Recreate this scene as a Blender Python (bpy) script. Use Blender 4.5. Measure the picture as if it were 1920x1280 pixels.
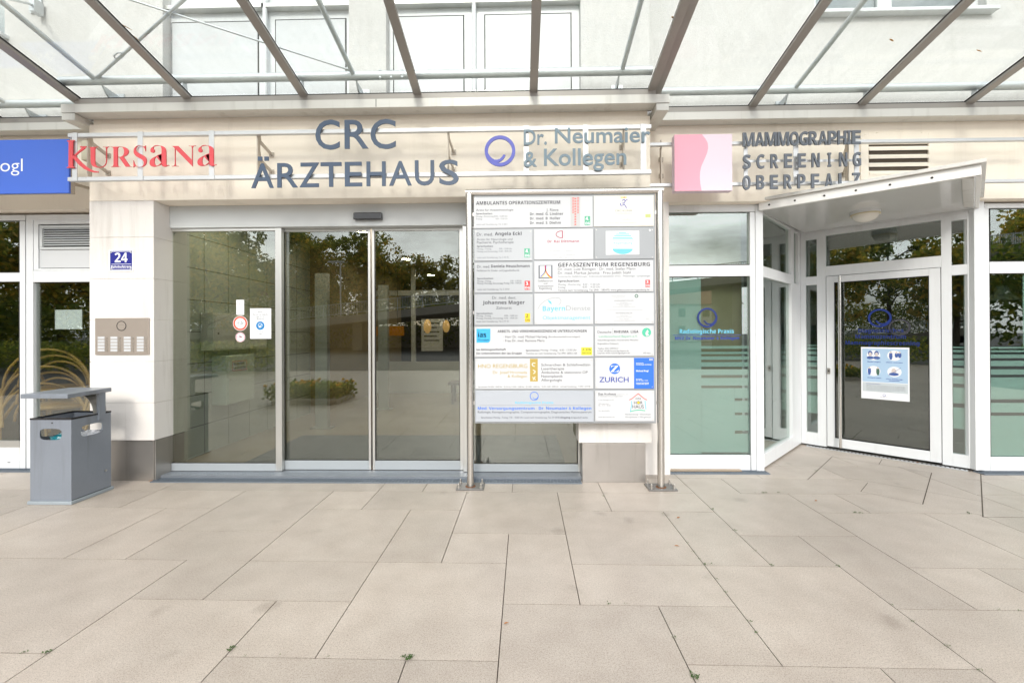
import bpy, math, random
from mathutils import Vector, Matrix
from math import radians, sin, cos, pi, atan2, sqrt
rnd = random.Random(11)
for o in list(bpy.data.objects): bpy.data.objects.remove(o)
S = bpy.context.scene
COL = S.collection

# ---------------------------------------------------------------- camera
EYE, FOC, CXP, CYP = 1.409, 820.6, 960.0, 622.3
YAW, PITCH, ROLL = .02313, .00234, -.00463
_r = Vector((cos(YAW), sin(YAW), 0)); _f = Vector((-sin(YAW), cos(YAW), 0)); _u = Vector((0, 0, 1))
_f2 = cos(PITCH)*_f + sin(PITCH)*_u; _u2 = -sin(PITCH)*_f + cos(PITCH)*_u
_r3 = cos(ROLL)*_r + sin(ROLL)*_u2; _u3 = -sin(ROLL)*_r + cos(ROLL)*_u2
cam = bpy.data.cameras.new('camera'); camo = bpy.data.objects.new('camera', cam); COL.objects.link(camo)
M4 = Matrix.Identity(4)
for i in range(3):
    M4[i][0] = _r3[i]; M4[i][1] = _u3[i]; M4[i][2] = -_f2[i]
M4[2][3] = EYE
camo.matrix_world = M4
cam.sensor_width = 36; cam.lens = FOC/1920*36
cam.shift_y = -(640-CYP)/1920
cam.clip_start = .05; cam.clip_end = 2000
S.camera = camo

# ---------------------------------------------------------------- sky and sun
SUN_EL, SUN_AZ = radians(33), radians(183)         # hazy sun in front of the facade, behind thin cloud
W = bpy.data.worlds.new('World'); S.world = W; W.use_nodes = True
nt = W.node_tree; N = nt.nodes; L = nt.links
for n in list(N): N.remove(n)
out = N.new('ShaderNodeOutputWorld'); bg = N.new('ShaderNodeBackground'); sky = N.new('ShaderNodeTexSky')
sky.sky_type = 'NISHITA'; sky.sun_disc = False; sky.sun_elevation = SUN_EL; sky.sun_rotation = SUN_AZ
sky.air_density = 1.0; sky.dust_density = 1.5; sky.ozone_density = 1.0
tc = N.new('ShaderNodeTexCoord'); mp = N.new('ShaderNodeMapping'); mp.inputs['Scale'].default_value = (1.0, 1.0, 3.2)
no = N.new('ShaderNodeTexNoise'); no.inputs['Scale'].default_value = 2.4; no.inputs['Detail'].default_value = 9; no.inputs['Roughness'].default_value = .58
cr = N.new('ShaderNodeValToRGB'); cr.color_ramp.elements[0].position = .30; cr.color_ramp.elements[1].position = .56
mx = N.new('ShaderNodeMixRGB'); mx.inputs[2].default_value = (16.2, 16.4, 16.6, 1)
L.new(tc.outputs['Generated'], mp.inputs[0]); L.new(mp.outputs[0], no.inputs['Vector']); L.new(no.outputs[0], cr.inputs[0])
gw = N.new('ShaderNodeVectorMath'); gw.operation = 'DOT_PRODUCT'; gw.inputs[1].default_value = (sin(SUN_AZ)*cos(SUN_EL), cos(SUN_AZ)*cos(SUN_EL), sin(SUN_EL)); L.new(tc.outputs['Generated'], gw.inputs[0])
gm = N.new('ShaderNodeMath'); gm.operation = 'MAXIMUM'; gm.inputs[1].default_value = 0; L.new(gw.outputs['Value'], gm.inputs[0])
gp = N.new('ShaderNodeMath'); gp.operation = 'POWER'; gp.inputs[1].default_value = 2.2; L.new(gm.outputs[0], gp.inputs[0])
ga = N.new('ShaderNodeMath'); ga.operation = 'MULTIPLY_ADD'; ga.inputs[1].default_value = 2.1; ga.inputs[2].default_value = .85; L.new(gp.outputs[0], ga.inputs[0])   # cloud is brightest towards the hidden sun
cs = N.new('ShaderNodeVectorMath'); cs.operation = 'SCALE'; cs.inputs[0].default_value = mx.inputs[2].default_value[:3]; L.new(ga.outputs[0], cs.inputs['Scale']); L.new(cs.outputs[0], mx.inputs[2])
L.new(cr.outputs[0], mx.inputs[0]); L.new(sky.outputs[0], mx.inputs[1]); L.new(mx.outputs[0], bg.inputs[0]); L.new(bg.outputs[0], out.inputs[0])
bg.inputs[1].default_value = .13
sl = bpy.data.lights.new('sun', 'SUN'); so = bpy.data.objects.new('sun', sl); COL.objects.link(so)
sl.energy = 2.7; sl.angle = radians(11); sl.color = (1, .94, .85)
sd = Vector((sin(SUN_AZ)*cos(SUN_EL), cos(SUN_AZ)*cos(SUN_EL), sin(SUN_EL)))
so.rotation_euler = sd.to_track_quat('Z', 'Y').to_euler(); so.location = (0, -30, 30)
S.view_settings.view_transform = 'Standard'; S.view_settings.look = 'None'; S.view_settings.gamma = 1
S.view_settings.exposure = -.60
S.cycles.use_denoising = True; S.cycles.denoising_prefilter = 'ACCURATE'
S.cycles.max_bounces = 10; S.cycles.transparent_max_bounces = 24; S.cycles.sample_clamp_indirect = 6

# ---------------------------------------------------------------- helpers
def ray(u, v): return _f2 + _r3*((u-CXP)/FOC) + _u3*((CYP-v)/FOC)
def P(u, v, Y):                                     # survey point: photo pixel on the vertical plane Y
    d = ray(u, v); t = Y/d.y
    return Vector((d.x*t, Y, EYE+d.z*t))
def PG(u, v, z=0):
    d = ray(u, v); t = (z-EYE)/d.z
    return Vector((d.x*t, d.y*t, z))
def PV(u, v, A, B):                                 # on the vertical plane through plan points A, B -> (s along, z)
    d = ray(u, v); n = Vector((-(B[1]-A[1]), B[0]-A[0], 0)).normalized()
    t = n.dot(Vector((A[0], A[1], 0)))/n.dot(Vector((d.x, d.y, 0)))
    q = d*t; e = (Vector((B[0], B[1], 0))-Vector((A[0], A[1], 0))).normalized()
    return (q-Vector((A[0], A[1], 0))).dot(e), EYE+q.z
def X(u, Y, v=612): return P(u, v, Y).x
def Zv(v, Y, u=960): return P(u, v, Y).z

class MB:
    def __init__(s): s.v = []; s.f = []; s.m = []; s.mats = []; s.cur = 0; s.sm = []; s.smooth = False
    def use(s, m):
        if m not in s.mats: s.mats.append(m)
        s.cur = s.mats.index(m); return s
    def add(s, vs, fs):
        k = len(s.v); s.v += [Vector(p) for p in vs]
        for f in fs: s.f.append([i+k for i in f]); s.m.append(s.cur); s.sm.append(s.smooth)
        return s
    def box(s, x0, x1, y0, y1, z0, z1):
        if x0 > x1: x0, x1 = x1, x0
        if y0 > y1: y0, y1 = y1, y0
        if z0 > z1: z0, z1 = z1, z0
        return s.add([(x0,y0,z0),(x1,y0,z0),(x1,y1,z0),(x0,y1,z0),(x0,y0,z1),(x1,y0,z1),(x1,y1,z1),(x0,y1,z1)],
              [(3,2,1,0),(4,5,6,7),(0,1,5,4),(1,2,6,5),(2,3,7,6),(3,0,4,7)])
    def obox(s, O, ex, ey, ez):                     # oriented box from corner O and three edge vectors
        O = Vector(O); ex = Vector(ex); ey = Vector(ey); ez = Vector(ez)
        if ex.cross(ey).dot(ez) < 0: O = O+ex; ex = -ex
        return s.add([O, O+ex, O+ex+ey, O+ey, O+ez, O+ex+ez, O+ex+ey+ez, O+ey+ez],
              [(3,2,1,0),(4,5,6,7),(0,1,5,4),(1,2,6,5),(2,3,7,6),(3,0,4,7)])
    def bar(s, p, q, w, h, up=(0,0,1)):             # rectangular bar centred on p-q
        p = Vector(p); q = Vector(q); d = q-p; up = Vector(up)
        sx = d.cross(up).normalized(); sz = sx.cross(d).normalized()
        return s.obox(p-sx*w/2-sz*h/2, d, sx*w, sz*h)
    def tube(s, pts, r, n=12, cap=True, rs=None):
        pts = [Vector(p) for p in pts]; k = len(pts); vs = []; fs = []
        prev = None
        for i, p in enumerate(pts):
            t = (pts[min(i+1, k-1)]-pts[max(i-1, 0)]).normalized()
            if prev is None:
                a = Vector((0,0,1)) if abs(t.z) < .9 else Vector((1,0,0)); x = t.cross(a).normalized()
            else: x = (prev-t*prev.dot(t)).normalized()
            prev = x; y = t.cross(x); rr = rs[i] if rs else r
            for j in range(n):
                an = 2*pi*j/n; vs.append(p+x*cos(an)*rr+y*sin(an)*rr)
        for i in range(k-1):
            for j in range(n):
                fs.append((i*n+j, i*n+(j+1)%n, (i+1)*n+(j+1)%n, (i+1)*n+j))
        o = s.smooth; s.smooth = True; s.add(vs, fs); s.smooth = o
        if cap: s.add(vs[:n], [tuple(range(n-1, -1, -1))]); s.add(vs[-n:], [tuple(range(n))])
        return s
    def prism(s, poly, ext):                        # planar polygon (3D points) extruded by ext
        poly = [Vector(p) for p in poly]; ext = Vector(ext); n = len(poly)
        nn = Vector((0,0,0))
        for i in range(n): nn += poly[i].cross(poly[(i+1) % n])
        if nn.dot(ext) > 0: poly = poly[::-1]
        vs = poly+[p+ext for p in poly]
        return s.add(vs, [tuple(range(n)), tuple(range(2*n-1, n-1, -1))]+[(i+n, (i+1)%n+n, (i+1)%n, i) for i in range(n)])
    def disc(s, c, r, nrm, up=(0,0,1), n=32, th=.001, r2=None, a0=0, a1=2*pi):  # thin disc or ring facing nrm
        c = Vector(c); nrm = Vector(nrm).normalized(); x = Vector(up).cross(nrm).normalized(); y = nrm.cross(x)
        full = abs(a1-a0-2*pi) < 1e-6
        if r2 is None:
            return s.prism([c+x*cos(2*pi*i/n)*r+y*sin(2*pi*i/n)*r for i in range(n)], nrm*th)
        m = n if full else n+1
        A = [c+x*cos(a0+(a1-a0)*i/n)*r+y*sin(a0+(a1-a0)*i/n)*r for i in range(m)]
        B = [c+x*cos(a0+(a1-a0)*i/n)*r2+y*sin(a0+(a1-a0)*i/n)*r2 for i in range(m)]
        vs = [p for p in A]+[p for p in B]+[p+nrm*th for p in A]+[p+nrm*th for p in B]; fs = []
        for i in range(n):
            j = (i+1) % m
            fs += [(2*m+i, 2*m+j, 3*m+j, 3*m+i), (i, m+i, m+j, j), (i, j, 2*m+j, 2*m+i), (m+i, 3*m+i, 3*m+j, m+j)]
        return s.add(vs, fs)
    def sphere(s, c, rx, ry, rz, nu=20, nv=12, z0=-1.0, z1=1.0):
        c = Vector(c); vs = []; fs = []
        a0 = math.asin(z0); a1 = math.asin(z1)
        for i in range(nv+1):
            a = a0+(a1-a0)*i/nv
            for j in range(nu):
                b = 2*pi*j/nu; vs.append(c+Vector((rx*cos(a)*cos(b), ry*cos(a)*sin(b), rz*sin(a))))
        for i in range(nv):
            for j in range(nu): fs.append((i*nu+j, i*nu+(j+1)%nu, (i+1)*nu+(j+1)%nu, (i+1)*nu+j))
        o = s.smooth; s.smooth = True; s.add(vs, fs); s.smooth = o; return s
    def build(s, name, mat=None, parent=None, bevel=0, seg=2):
        if mat is not None: s.mats = s.mats or [mat]
        org = Vector((0,0,0))
        if parent is not None:
            r = parent
            while r.parent: r = r.parent
            org = r.location.copy()
        elif s.v:
            xs = [p.x for p in s.v]; ys = [p.y for p in s.v]; zs = [p.z for p in s.v]
            org = Vector(((min(xs)+max(xs))/2, (min(ys)+max(ys))/2, min(zs)))
        me = bpy.data.meshes.new(name); me.from_pydata([p-org for p in s.v], [], s.f)
        for m in s.mats: me.materials.append(m)
        for p, k, q in zip(me.polygons, s.m, s.sm): p.material_index = k; p.use_smooth = q
        me.update()
        o = bpy.data.objects.new(name, me); COL.objects.link(o)
        if parent is not None: o.parent = parent
        else: o.location = org
        if bevel:
            b = o.modifiers.new('edge', 'BEVEL'); b.width = bevel; b.segments = seg; b.limit_method = 'ANGLE'; b.angle_limit = radians(40)
        return o
def thing(name, label, cat, loc=(0,0,0), group=None):
    o = bpy.data.objects.new(name, None); COL.objects.link(o); o.location = loc; o.empty_display_size = .2
    return tag(o, label, cat, group)
def tag(o, label=None, cat=None, group=None, kind=None):
    if label: o['label'] = label
    if cat: o['category'] = cat
    if group: o['group'] = group
    if kind: o['kind'] = kind
    return o
def copy_tree(o, parent=None):
    c = o.copy(); COL.objects.link(c); c.parent = parent
    for ch in list(o.children): copy_tree(ch, c)
    return c

# ------- lettering
_tc = {}
def _text(body, weight, res):
    k = (body, weight, res)
    if k not in _tc:
        c = bpy.data.curves.new('t', 'FONT'); c.body = body; c.offset = weight; c.resolution_u = res; c.fill_mode = 'BOTH'
        o = bpy.data.objects.new('t', c); COL.objects.link(o)
        dg = bpy.context.evaluated_depsgraph_get(); me = o.evaluated_get(dg).to_mesh()
        vs = [(v.co.x, v.co.y) for v in me.vertices]; fs = [tuple(p.vertices) for p in me.polygons]
        o.evaluated_get(dg).to_mesh_clear(); bpy.data.objects.remove(o); bpy.data.curves.remove(c)
        _tc[k] = (vs, fs)
    return _tc[k]
CAPH = .7
def bold(s):                                        # sans bold alphabet of the built-in font stack
    r = ''
    for ch in s:
        if 'A' <= ch <= 'Z': r += chr(0x1D5D4+ord(ch)-65)
        elif 'a' <= ch <= 'z': r += chr(0x1D5EE+ord(ch)-97)
        elif '0' <= ch <= '9': r += chr(0x1D7EC+ord(ch)-48)
        else: r += ch
    return r
def serif(s):
    r = ''
    for ch in s:
        if 'A' <= ch <= 'Z': r += chr(0x1D400+ord(ch)-65)
        elif 'a' <= ch <= 'z': r += chr(0x1D41A+ord(ch)-97)
        else: r += ch
    return r
def text(mb, body, O, R, Up, depth=0, weight=0, res=4, nrm=None, caph=None):
    """lettering whose ink runs from O to R along the baseline, capital height |Up|; nrm = towards the reader"""
    vs, fs = _text(body, weight, res)
    if not vs: return
    O = Vector(O); R = Vector(R); Up = Vector(Up); ex = R-O
    x0 = min(v[0] for v in vs); x1 = max(v[0] for v in vs); y1 = max(v[1] for v in vs)
    if caph is None: caph = y1-(-weight if weight else 0) if False else y1
    if nrm is None: nrm = ex.cross(Up).normalized()
    pts = [O+ex*((x-x0)/(x1-x0))+Up*(y/caph) for x, y in vs]
    if not depth: mb.add(pts, fs); return
    n = len(pts); edges = {}
    for f in fs:
        for i in range(len(f)):
            a, b = f[i], f[(i+1) % len(f)]; edges[(a, b)] = 1
    nn = Vector((0,0,0))
    f0 = fs[0]; nn = (pts[f0[1]]-pts[f0[0]]).cross(pts[f0[2]]-pts[f0[1]])
    front = [p+nrm*depth for p in pts]; ff = [f if nn.dot(nrm) > 0 else f[::-1] for f in fs]
    mb.add(front, ff); mb.add(pts, [f[::-1] for f in ff])
    side = [(a, b) for (a, b) in edges if (b, a) not in edges]
    vv = pts+front; sf = []
    for a, b in side: sf.append((a, b, b+n, a+n) if nn.dot(nrm) > 0 else (b, a, a+n, b+n))
    mb.add(vv, sf)
def tpx(mb, body, u0, v0, u1, v1, cap, Y, **k):     # lettering measured in photo pixels on the plane Y
    O = P(u0, v0, Y); R = P(u1, v1, Y); z = (O.z+R.z)/2; O.z = R.z = z
    H = (P((u0+u1)/2, (v0+v1)/2-cap, Y).z-P((u0+u1)/2, (v0+v1)/2, Y).z)
    k.setdefault('nrm', Vector((0,-1,0)))
    text(mb, body, O, R, (0,0,H), **k)

# ---------------------------------------------------------------- materials
def nodes(name):
    m = bpy.data.materials.new(name); m.use_nodes = True; t = m.node_tree
    return m, t, t.nodes, t.links, t.nodes['Principled BSDF']
def mat(name, col, rough=.5, metal=0, var=0, vs=3, bump=0, bs=150, spec=.5, stretch=(1,1,1), fine=0, fs=220, rvar=0, coat=0, grime=0):
    m, t, N, L, b = nodes(name)
    b.inputs['Base Color'].default_value = (*col, 1); b.inputs['Roughness'].default_value = rough; b.inputs['Metallic'].default_value = metal
    b.inputs['Specular IOR Level'].default_value = spec
    if coat: b.inputs['Coat Weight'].default_value = coat; b.inputs['Coat Roughness'].default_value = .08
    g = N.new('ShaderNodeNewGeometry')
    if var or fine or rvar or grime:
        mp = N.new('ShaderNodeMapping'); mp.inputs['Scale'].default_value = stretch; L.new(g.outputs['Position'], mp.inputs[0])
        n1 = N.new('ShaderNodeTexNoise'); n1.inputs['Scale'].default_value = vs; n1.inputs['Detail'].default_value = 6; L.new(mp.outputs[0], n1.inputs['Vector'])
        n2 = N.new('ShaderNodeTexNoise'); n2.inputs['Scale'].default_value = fs; n2.inputs['Detail'].default_value = 2; L.new(g.outputs['Position'], n2.inputs['Vector'])
        a = N.new('ShaderNodeMath'); a.operation = 'MULTIPLY_ADD'; a.inputs[1].default_value = var*2; a.inputs[2].default_value = 1-var; L.new(n1.outputs[0], a.inputs[0])
        c = N.new('ShaderNodeMath'); c.operation = 'MULTIPLY_ADD'; c.inputs[1].default_value = fine*2; c.inputs[2].default_value = 1-fine; L.new(n2.outputs[0], c.inputs[0])
        d = N.new('ShaderNodeMath'); d.operation = 'MULTIPLY'; L.new(a.outputs[0], d.inputs[0]); L.new(c.outputs[0], d.inputs[1])
        v = N.new('ShaderNodeVectorMath'); v.operation = 'SCALE'; v.inputs[0].default_value = col; L.new(d.outputs[0], v.inputs['Scale'])
        if grime:
            m5 = N.new('ShaderNodeMapping'); m5.inputs['Scale'].default_value = (7, 7, .55); L.new(g.outputs['Position'], m5.inputs[0]); n5 = N.new('ShaderNodeTexNoise'); n5.inputs['Scale'].default_value = 1.0; n5.inputs['Detail'].default_value = 7; n5.inputs['Roughness'].default_value = .62; L.new(m5.outputs[0], n5.inputs['Vector'])
            r5 = N.new('ShaderNodeValToRGB'); r5.color_ramp.elements[0].position = .54; r5.color_ramp.elements[0].color = (1,1,1,1); r5.color_ramp.elements[1].position = .74; r5.color_ramp.elements[1].color = (1-grime, 1-grime*1.06, 1-grime*1.15, 1); L.new(n5.outputs[0], r5.inputs[0])
            x5 = N.new('ShaderNodeMixRGB'); x5.blend_type = 'MULTIPLY'; x5.inputs[0].default_value = 1; L.new(v.outputs[0], x5.inputs[1]); L.new(r5.outputs[0], x5.inputs[2]); v = x5
        L.new(v.outputs[0], b.inputs['Base Color'])
        if rvar:
            e = N.new('ShaderNodeMath'); e.operation = 'MULTIPLY_ADD'; e.inputs[1].default_value = rvar*2; e.inputs[2].default_value = rough-rvar; L.new(n1.outputs[0], e.inputs[0]); L.new(e.outputs[0], b.inputs['Roughness'])
    if bump:
        n3 = N.new('ShaderNodeTexNoise'); n3.inputs['Scale'].default_value = bs; n3.inputs['Detail'].default_value = 4; L.new(g.outputs['Position'], n3.inputs['Vector'])
        bp = N.new('ShaderNodeBump'); bp.inputs['Strength'].default_value = bump; bp.inputs['Distance'].default_value = .004; L.new(n3.outputs[0], bp.inputs['Height']); L.new(bp.outputs[0], b.inputs['Normal'])
    return m
def emit(name, col, st):
    m, t, N, L, b = nodes(name)
    b.inputs['Base Color'].default_value = (*col, 1); b.inputs['Emission Color'].default_value = (*col, 1); b.inputs['Emission Strength'].default_value = st
    return m
def glass(name, tint, f0, wav=0, dirt=0):
    m, t, N, L, b = nodes(name); N.remove(b); o = N['Material Output']
    tr = N.new('ShaderNodeBsdfTransparent'); tr.inputs[0].default_value = (*tint, 1)
    gl = N.new('ShaderNodeBsdfGlossy'); gl.inputs['Roughness'].default_value = 0.0; gl.inputs[0].default_value = (.97, 1, .98, 1)
    lw = N.new('ShaderNodeLayerWeight'); lw.inputs[0].default_value = .5
    p = N.new('ShaderNodeMath'); p.operation = 'POWER'; p.inputs[1].default_value = 4.5; L.new(lw.outputs['Facing'], p.inputs[0])
    q = N.new('ShaderNodeMath'); q.operation = 'MULTIPLY_ADD'; q.inputs[1].default_value = 1-f0; q.inputs[2].default_value = f0; L.new(p.outputs[0], q.inputs[0])
    mx = N.new('ShaderNodeMixShader'); L.new(q.outputs[0], mx.inputs[0]); L.new(tr.outputs[0], mx.inputs[1]); L.new(gl.outputs[0], mx.inputs[2]); L.new(mx.outputs[0], o.inputs['Surface'])
    if dirt:
        g = N.new('ShaderNodeNewGeometry'); mpp = N.new('ShaderNodeMapping'); mpp.inputs['Scale'].default_value = (3, 1.2, 1); L.new(g.outputs['Position'], mpp.inputs[0])
        n4 = N.new('ShaderNodeTexNoise'); n4.inputs['Scale'].default_value = .9; n4.inputs['Detail'].default_value = 8; n4.inputs['Roughness'].default_value = .65; L.new(mpp.outputs[0], n4.inputs['Vector'])
        r4 = N.new('ShaderNodeValToRGB'); r4.color_ramp.elements[0].position = .42; r4.color_ramp.elements[0].color = (0,0,0,1); r4.color_ramp.elements[1].position = .75; r4.color_ramp.elements[1].color = (dirt*2,)*3+(1,); L.new(n4.outputs[0], r4.inputs[0])
        df = N.new('ShaderNodeBsdfTranslucent'); df.inputs[0].default_value = (.55,.53,.49,1); m2 = N.new('ShaderNodeMixShader'); L.new(r4.outputs[0], m2.inputs[0]); L.new(mx.outputs[0], m2.inputs[1]); L.new(df.outputs[0], m2.inputs[2]); L.new(m2.outputs[0], o.inputs['Surface'])
    if wav:
        g = N.new('ShaderNodeNewGeometry'); n3 = N.new('ShaderNodeTexNoise'); n3.inputs['Scale'].default_value = 1.6; n3.inputs['Detail'].default_value = 1; L.new(g.outputs['Position'], n3.inputs['Vector'])
        bp = N.new('ShaderNodeBump'); bp.inputs['Strength'].default_value = wav; bp.inputs['Distance'].default_value = .01; L.new(n3.outputs[0], bp.inputs['Height']); L.new(bp.outputs[0], gl.inputs['Normal'])
    return m
def film(name, col, clear):
    m, t, N, L, b = nodes(name); o = N['Material Output']
    b.inputs['Base Color'].default_value = (*col, 1); b.inputs['Roughness'].default_value = .6
    tl = N.new('ShaderNodeBsdfTranslucent'); tl.inputs[0].default_value = (*col, 1); tr = N.new('ShaderNodeBsdfTransparent')
    m1 = N.new('ShaderNodeMixShader'); m1.inputs[0].default_value = .35; L.new(b.outputs[0], m1.inputs[1]); L.new(tl.outputs[0], m1.inputs[2])
    m2 = N.new('ShaderNodeMixShader'); m2.inputs[0].default_value = clear; L.new(m1.outputs[0], m2.inputs[1]); L.new(tr.outputs[0], m2.inputs[2]); L.new(m2.outputs[0], o.inputs['Surface'])
    return m
m_upper = mat('rough white render', (.62, .61, .595), .9, var=.07, vs=1.2, bump=1.0, bs=90, fine=.13, fs=75, grime=.07)
m_cream = mat('cream painted render', (.88, .805, .70), .85, var=.07, vs=2.2, stretch=(1,1,.3), bump=.3, bs=180, fine=.03, grime=.09)
m_pillar = mat('pale pink white render', (.74, .71, .68), .88, var=.05, vs=2.0, bump=.6, bs=160, fine=.05, fs=140, grime=.2)
m_steel = mat('brushed stainless steel', (.58, .56, .53), .33, 1, var=.10, vs=2.5, rvar=.10, stretch=(1,1,3), bump=.05, bs=60)
m_plinth = mat('stained steel plinth', (.46, .435, .41), .38, .85, var=.16, vs=3.5, rvar=.14, grime=.25, bump=.06, bs=40)
m_tube = mat('polished stainless tube', (.66, .64, .61), .22, 1, var=.05, vs=4)
m_alu = mat('anodised aluminium', (.62, .62, .60), .38, .85, var=.03, vs=4)
m_alulight = mat('pale coated aluminium', (.55, .575, .58), .42, 0, var=.04, vs=2)
m_white = mat('white plastic frame', (.71, .73, .745), .32, var=.03, vs=3, grime=.09)
m_whitewarm = mat('white coated panel', (.82, .82, .80), .4, var=.02, vs=3)
m_panel = mat('white blind panel', (.585, .60, .615), .38, var=.03, vs=1.3, fine=.01)
m_gasket = mat('black rubber gasket', (.015, .014, .014), .6)
m_gutter = mat('pale grey coated sheet metal', (.62, .61, .58), .4, .2, var=.05, vs=1.5, grime=.2)
m_rafter = mat('taupe coated steel', (.33, .31, .29), .38, .2, var=.05, vs=3)
m_galv = mat('galvanised steel', (.58, .61, .63), .42, .6, var=.10, vs=14, rvar=.08)
m_rail = mat('clear aluminium rail', (.56, .565, .57), .35, .6, var=.06, vs=6, stretch=(1,1,1))
m_bracket = mat('weathered steel bracket', (.48, .43, .37), .5, .4, var=.15, vs=20)
m_navy = mat('slate blue lacquer', (.05, .082, .14), .38, var=.04)
m_red = mat('coral red acrylic', (.70, .06, .075), .35)
m_bluegrey = mat('blue grey lacquer', (.15, .215, .265), .4)
m_blue = mat('violet blue lacquer', (.055, .07, .44), .35); m_decal = mat('dark blue decal', (.004, .022, .17), .35)
m_letter = mat('brushed grey letters', (.105, .12, .145), .38, .1, var=.08, vs=8)
m_pink = mat('rose pink panel', (.80, .36, .46), .4); m_pinkl = mat('pale pink panel', (.76, .62, .71), .4)
m_signblue = mat('bright blue sign face', (.04, .125, .58), .35, var=.05, vs=1)
m_txtwhite = mat('white lettering', (.85, .86, .88), .5)
m_bin = mat('blue grey bin lacquer', (.205, .228, .265), .36, var=.07, vs=5, fine=.04, fs=60, coat=.15, grime=.28)
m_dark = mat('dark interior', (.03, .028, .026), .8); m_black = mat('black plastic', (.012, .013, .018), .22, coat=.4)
m_plaque = mat('white acrylic plaque', (.60, .61, .625), .16, spec=.5); m_plaqueg = mat('pale grey acrylic plaque', (.47, .49, .51), .16)
m_plaques = mat('silver satin plaque', (.45, .48, .525), .25, .1); m_board = mat('grey coated board', (.33, .345, .36), .4, .2, var=.04)
m_glassd = glass('door glass', (.67, .71, .665), .14, 0); m_glasss = glass('shop glass', (.80, .87, .84), .16, 0); m_glassc = glass('cafe glass', (.85, .88, .86), .15)
m_glassr = glass('roof glass', (.915, .935, .925), .02, 0, .07); m_glassu = glass('upper window glass', (.5, .55, .55), .3)
m_film = film('frosted film', (.62, .77, .745), .06)
m_text = mat('black print', (.03, .03, .04), .5); m_grey = mat('grey print', (.065, .07, .08), .5); m_lgrey = mat('light grey print', (.17, .185, .21), .5); m_fade = mat('faded print', (.35, .37, .39), .5)
m_conc = mat('weathered concrete', (.36, .33, .29), .9, var=.2, vs=.8, stretch=(1,1,.3), bump=.3, bs=20)
m_paper = mat('white paper', (.82, .83, .86), .6)
def plain(n, c, r=.45, **k): return mat(n, c, r, **k)
m_green = plain('green print', (.10, .42, .26)); m_redp = plain('red print', (.72, .03, .03)); m_yellow = plain('yellow print', (.85, .62, .02))
m_cyan = plain('light blue print', (.15, .52, .72)); m_dblue = plain('dark blue print', (.02, .05, .35)); m_gold = plain('gold print', (.46, .33, .07)); m_wine = plain('wine red print', (.42, .08, .12)); m_rblue = plain('royal blue print', (.03, .16, .68)); m_coral = plain('coral print', (.8, .16, .14))

# ---------------------------------------------------------------- paving: slabs on a 0.4 m grid, laid at a slight angle to the facade
m_slab, t_, N_, L_, b_ = nodes('beige stone slab')
g_ = N_.new('ShaderNodeNewGeometry'); at_ = N_.new('ShaderNodeAttribute'); at_.attribute_name = 'tone'
def nz(scale, det=5, rough=.5):
    n = N_.new('ShaderNodeTexNoise'); n.inputs['Scale'].default_value = scale; n.inputs['Detail'].default_value = det; n.inputs['Roughness'].default_value = rough
    L_.new(g_.outputs['Position'], n.inputs['Vector']); return n
def ma(op, a, b, c=None):
    n = N_.new('ShaderNodeMath'); n.operation = op
    for i, q in enumerate((a, b, c)):
        if q is None: continue
        if isinstance(q, (int, float)): n.inputs[i].default_value = q
        else: L_.new(q, n.inputs[i])
    return n.outputs[0]
big = nz(1.1, 5); mid = nz(6, 4); fin = nz(110, 4, .75); spk = nz(240, 2)
spot = N_.new('ShaderNodeTexVoronoi'); spot.inputs['Scale'].default_value = 2.6; L_.new(g_.outputs['Position'], spot.inputs['Vector'])
spr = N_.new('ShaderNodeValToRGB'); spr.color_ramp.elements[0].position = .05; spr.color_ramp.elements[0].color = (.80,.79,.78,1); spr.color_ramp.elements[1].position = .16; spr.color_ramp.elements[1].color = (1,1,1,1)
wob = N_.new('ShaderNodeMixRGB'); wob.inputs[0].default_value = .09; L_.new(g_.outputs['Position'], wob.inputs[1]); L_.new(nz(9, 3).outputs['Color'], wob.inputs[2]); L_.new(wob.outputs[0], spot.inputs['Vector'])
L_.new(spot.outputs['Distance'], spr.inputs[0])
pit = N_.new('ShaderNodeValToRGB'); pit.color_ramp.elements[0].position = .33; pit.color_ramp.elements[0].color = (.42,.39,.37,1); pit.color_ramp.elements[1].position = .46; pit.color_ramp.elements[1].color = (1,1,1,1)
L_.new(spk.outputs[0], pit.inputs[0])
val = ma('MULTIPLY_ADD', big.outputs[0], .55, .725); val = ma('MULTIPLY', val, ma('MULTIPLY_ADD', mid.outputs[0], .30, .85)); val = ma('MULTIPLY', val, ma('MULTIPLY_ADD', fin.outputs[0], .95, .53))
val = ma('MULTIPLY', val, ma('MULTIPLY_ADD', at_.outputs['Fac'], .15, .925))
colr = N_.new('ShaderNodeMixRGB'); colr.inputs[1].default_value = (.412, .35, .298, 1); colr.inputs[2].default_value = (.412, .369, .324, 1); L_.new(mid.outputs[0], colr.inputs[0])
vm = N_.new('ShaderNodeVectorMath'); vm.operation = 'SCALE'; L_.new(colr.outputs[0], vm.inputs[0]); L_.new(val, vm.inputs['Scale'])
v2 = N_.new('ShaderNodeMixRGB'); v2.blend_type = 'MULTIPLY'; v2.inputs[0].default_value = 1; L_.new(vm.outputs[0], v2.inputs[1]); L_.new(spr.outputs[0], v2.inputs[2])
v3 = N_.new('ShaderNodeMixRGB'); v3.blend_type = 'MULTIPLY'; v3.inputs[0].default_value = .8; L_.new(v2.outputs[0], v3.inputs[1]); L_.new(pit.outputs[0], v3.inputs[2]); L_.new(v3.outputs[0], b_.inputs['Base Color'])
b_.inputs['Roughness'].default_value = .40; b_.inputs['Specular IOR Level'].default_value = .62
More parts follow.
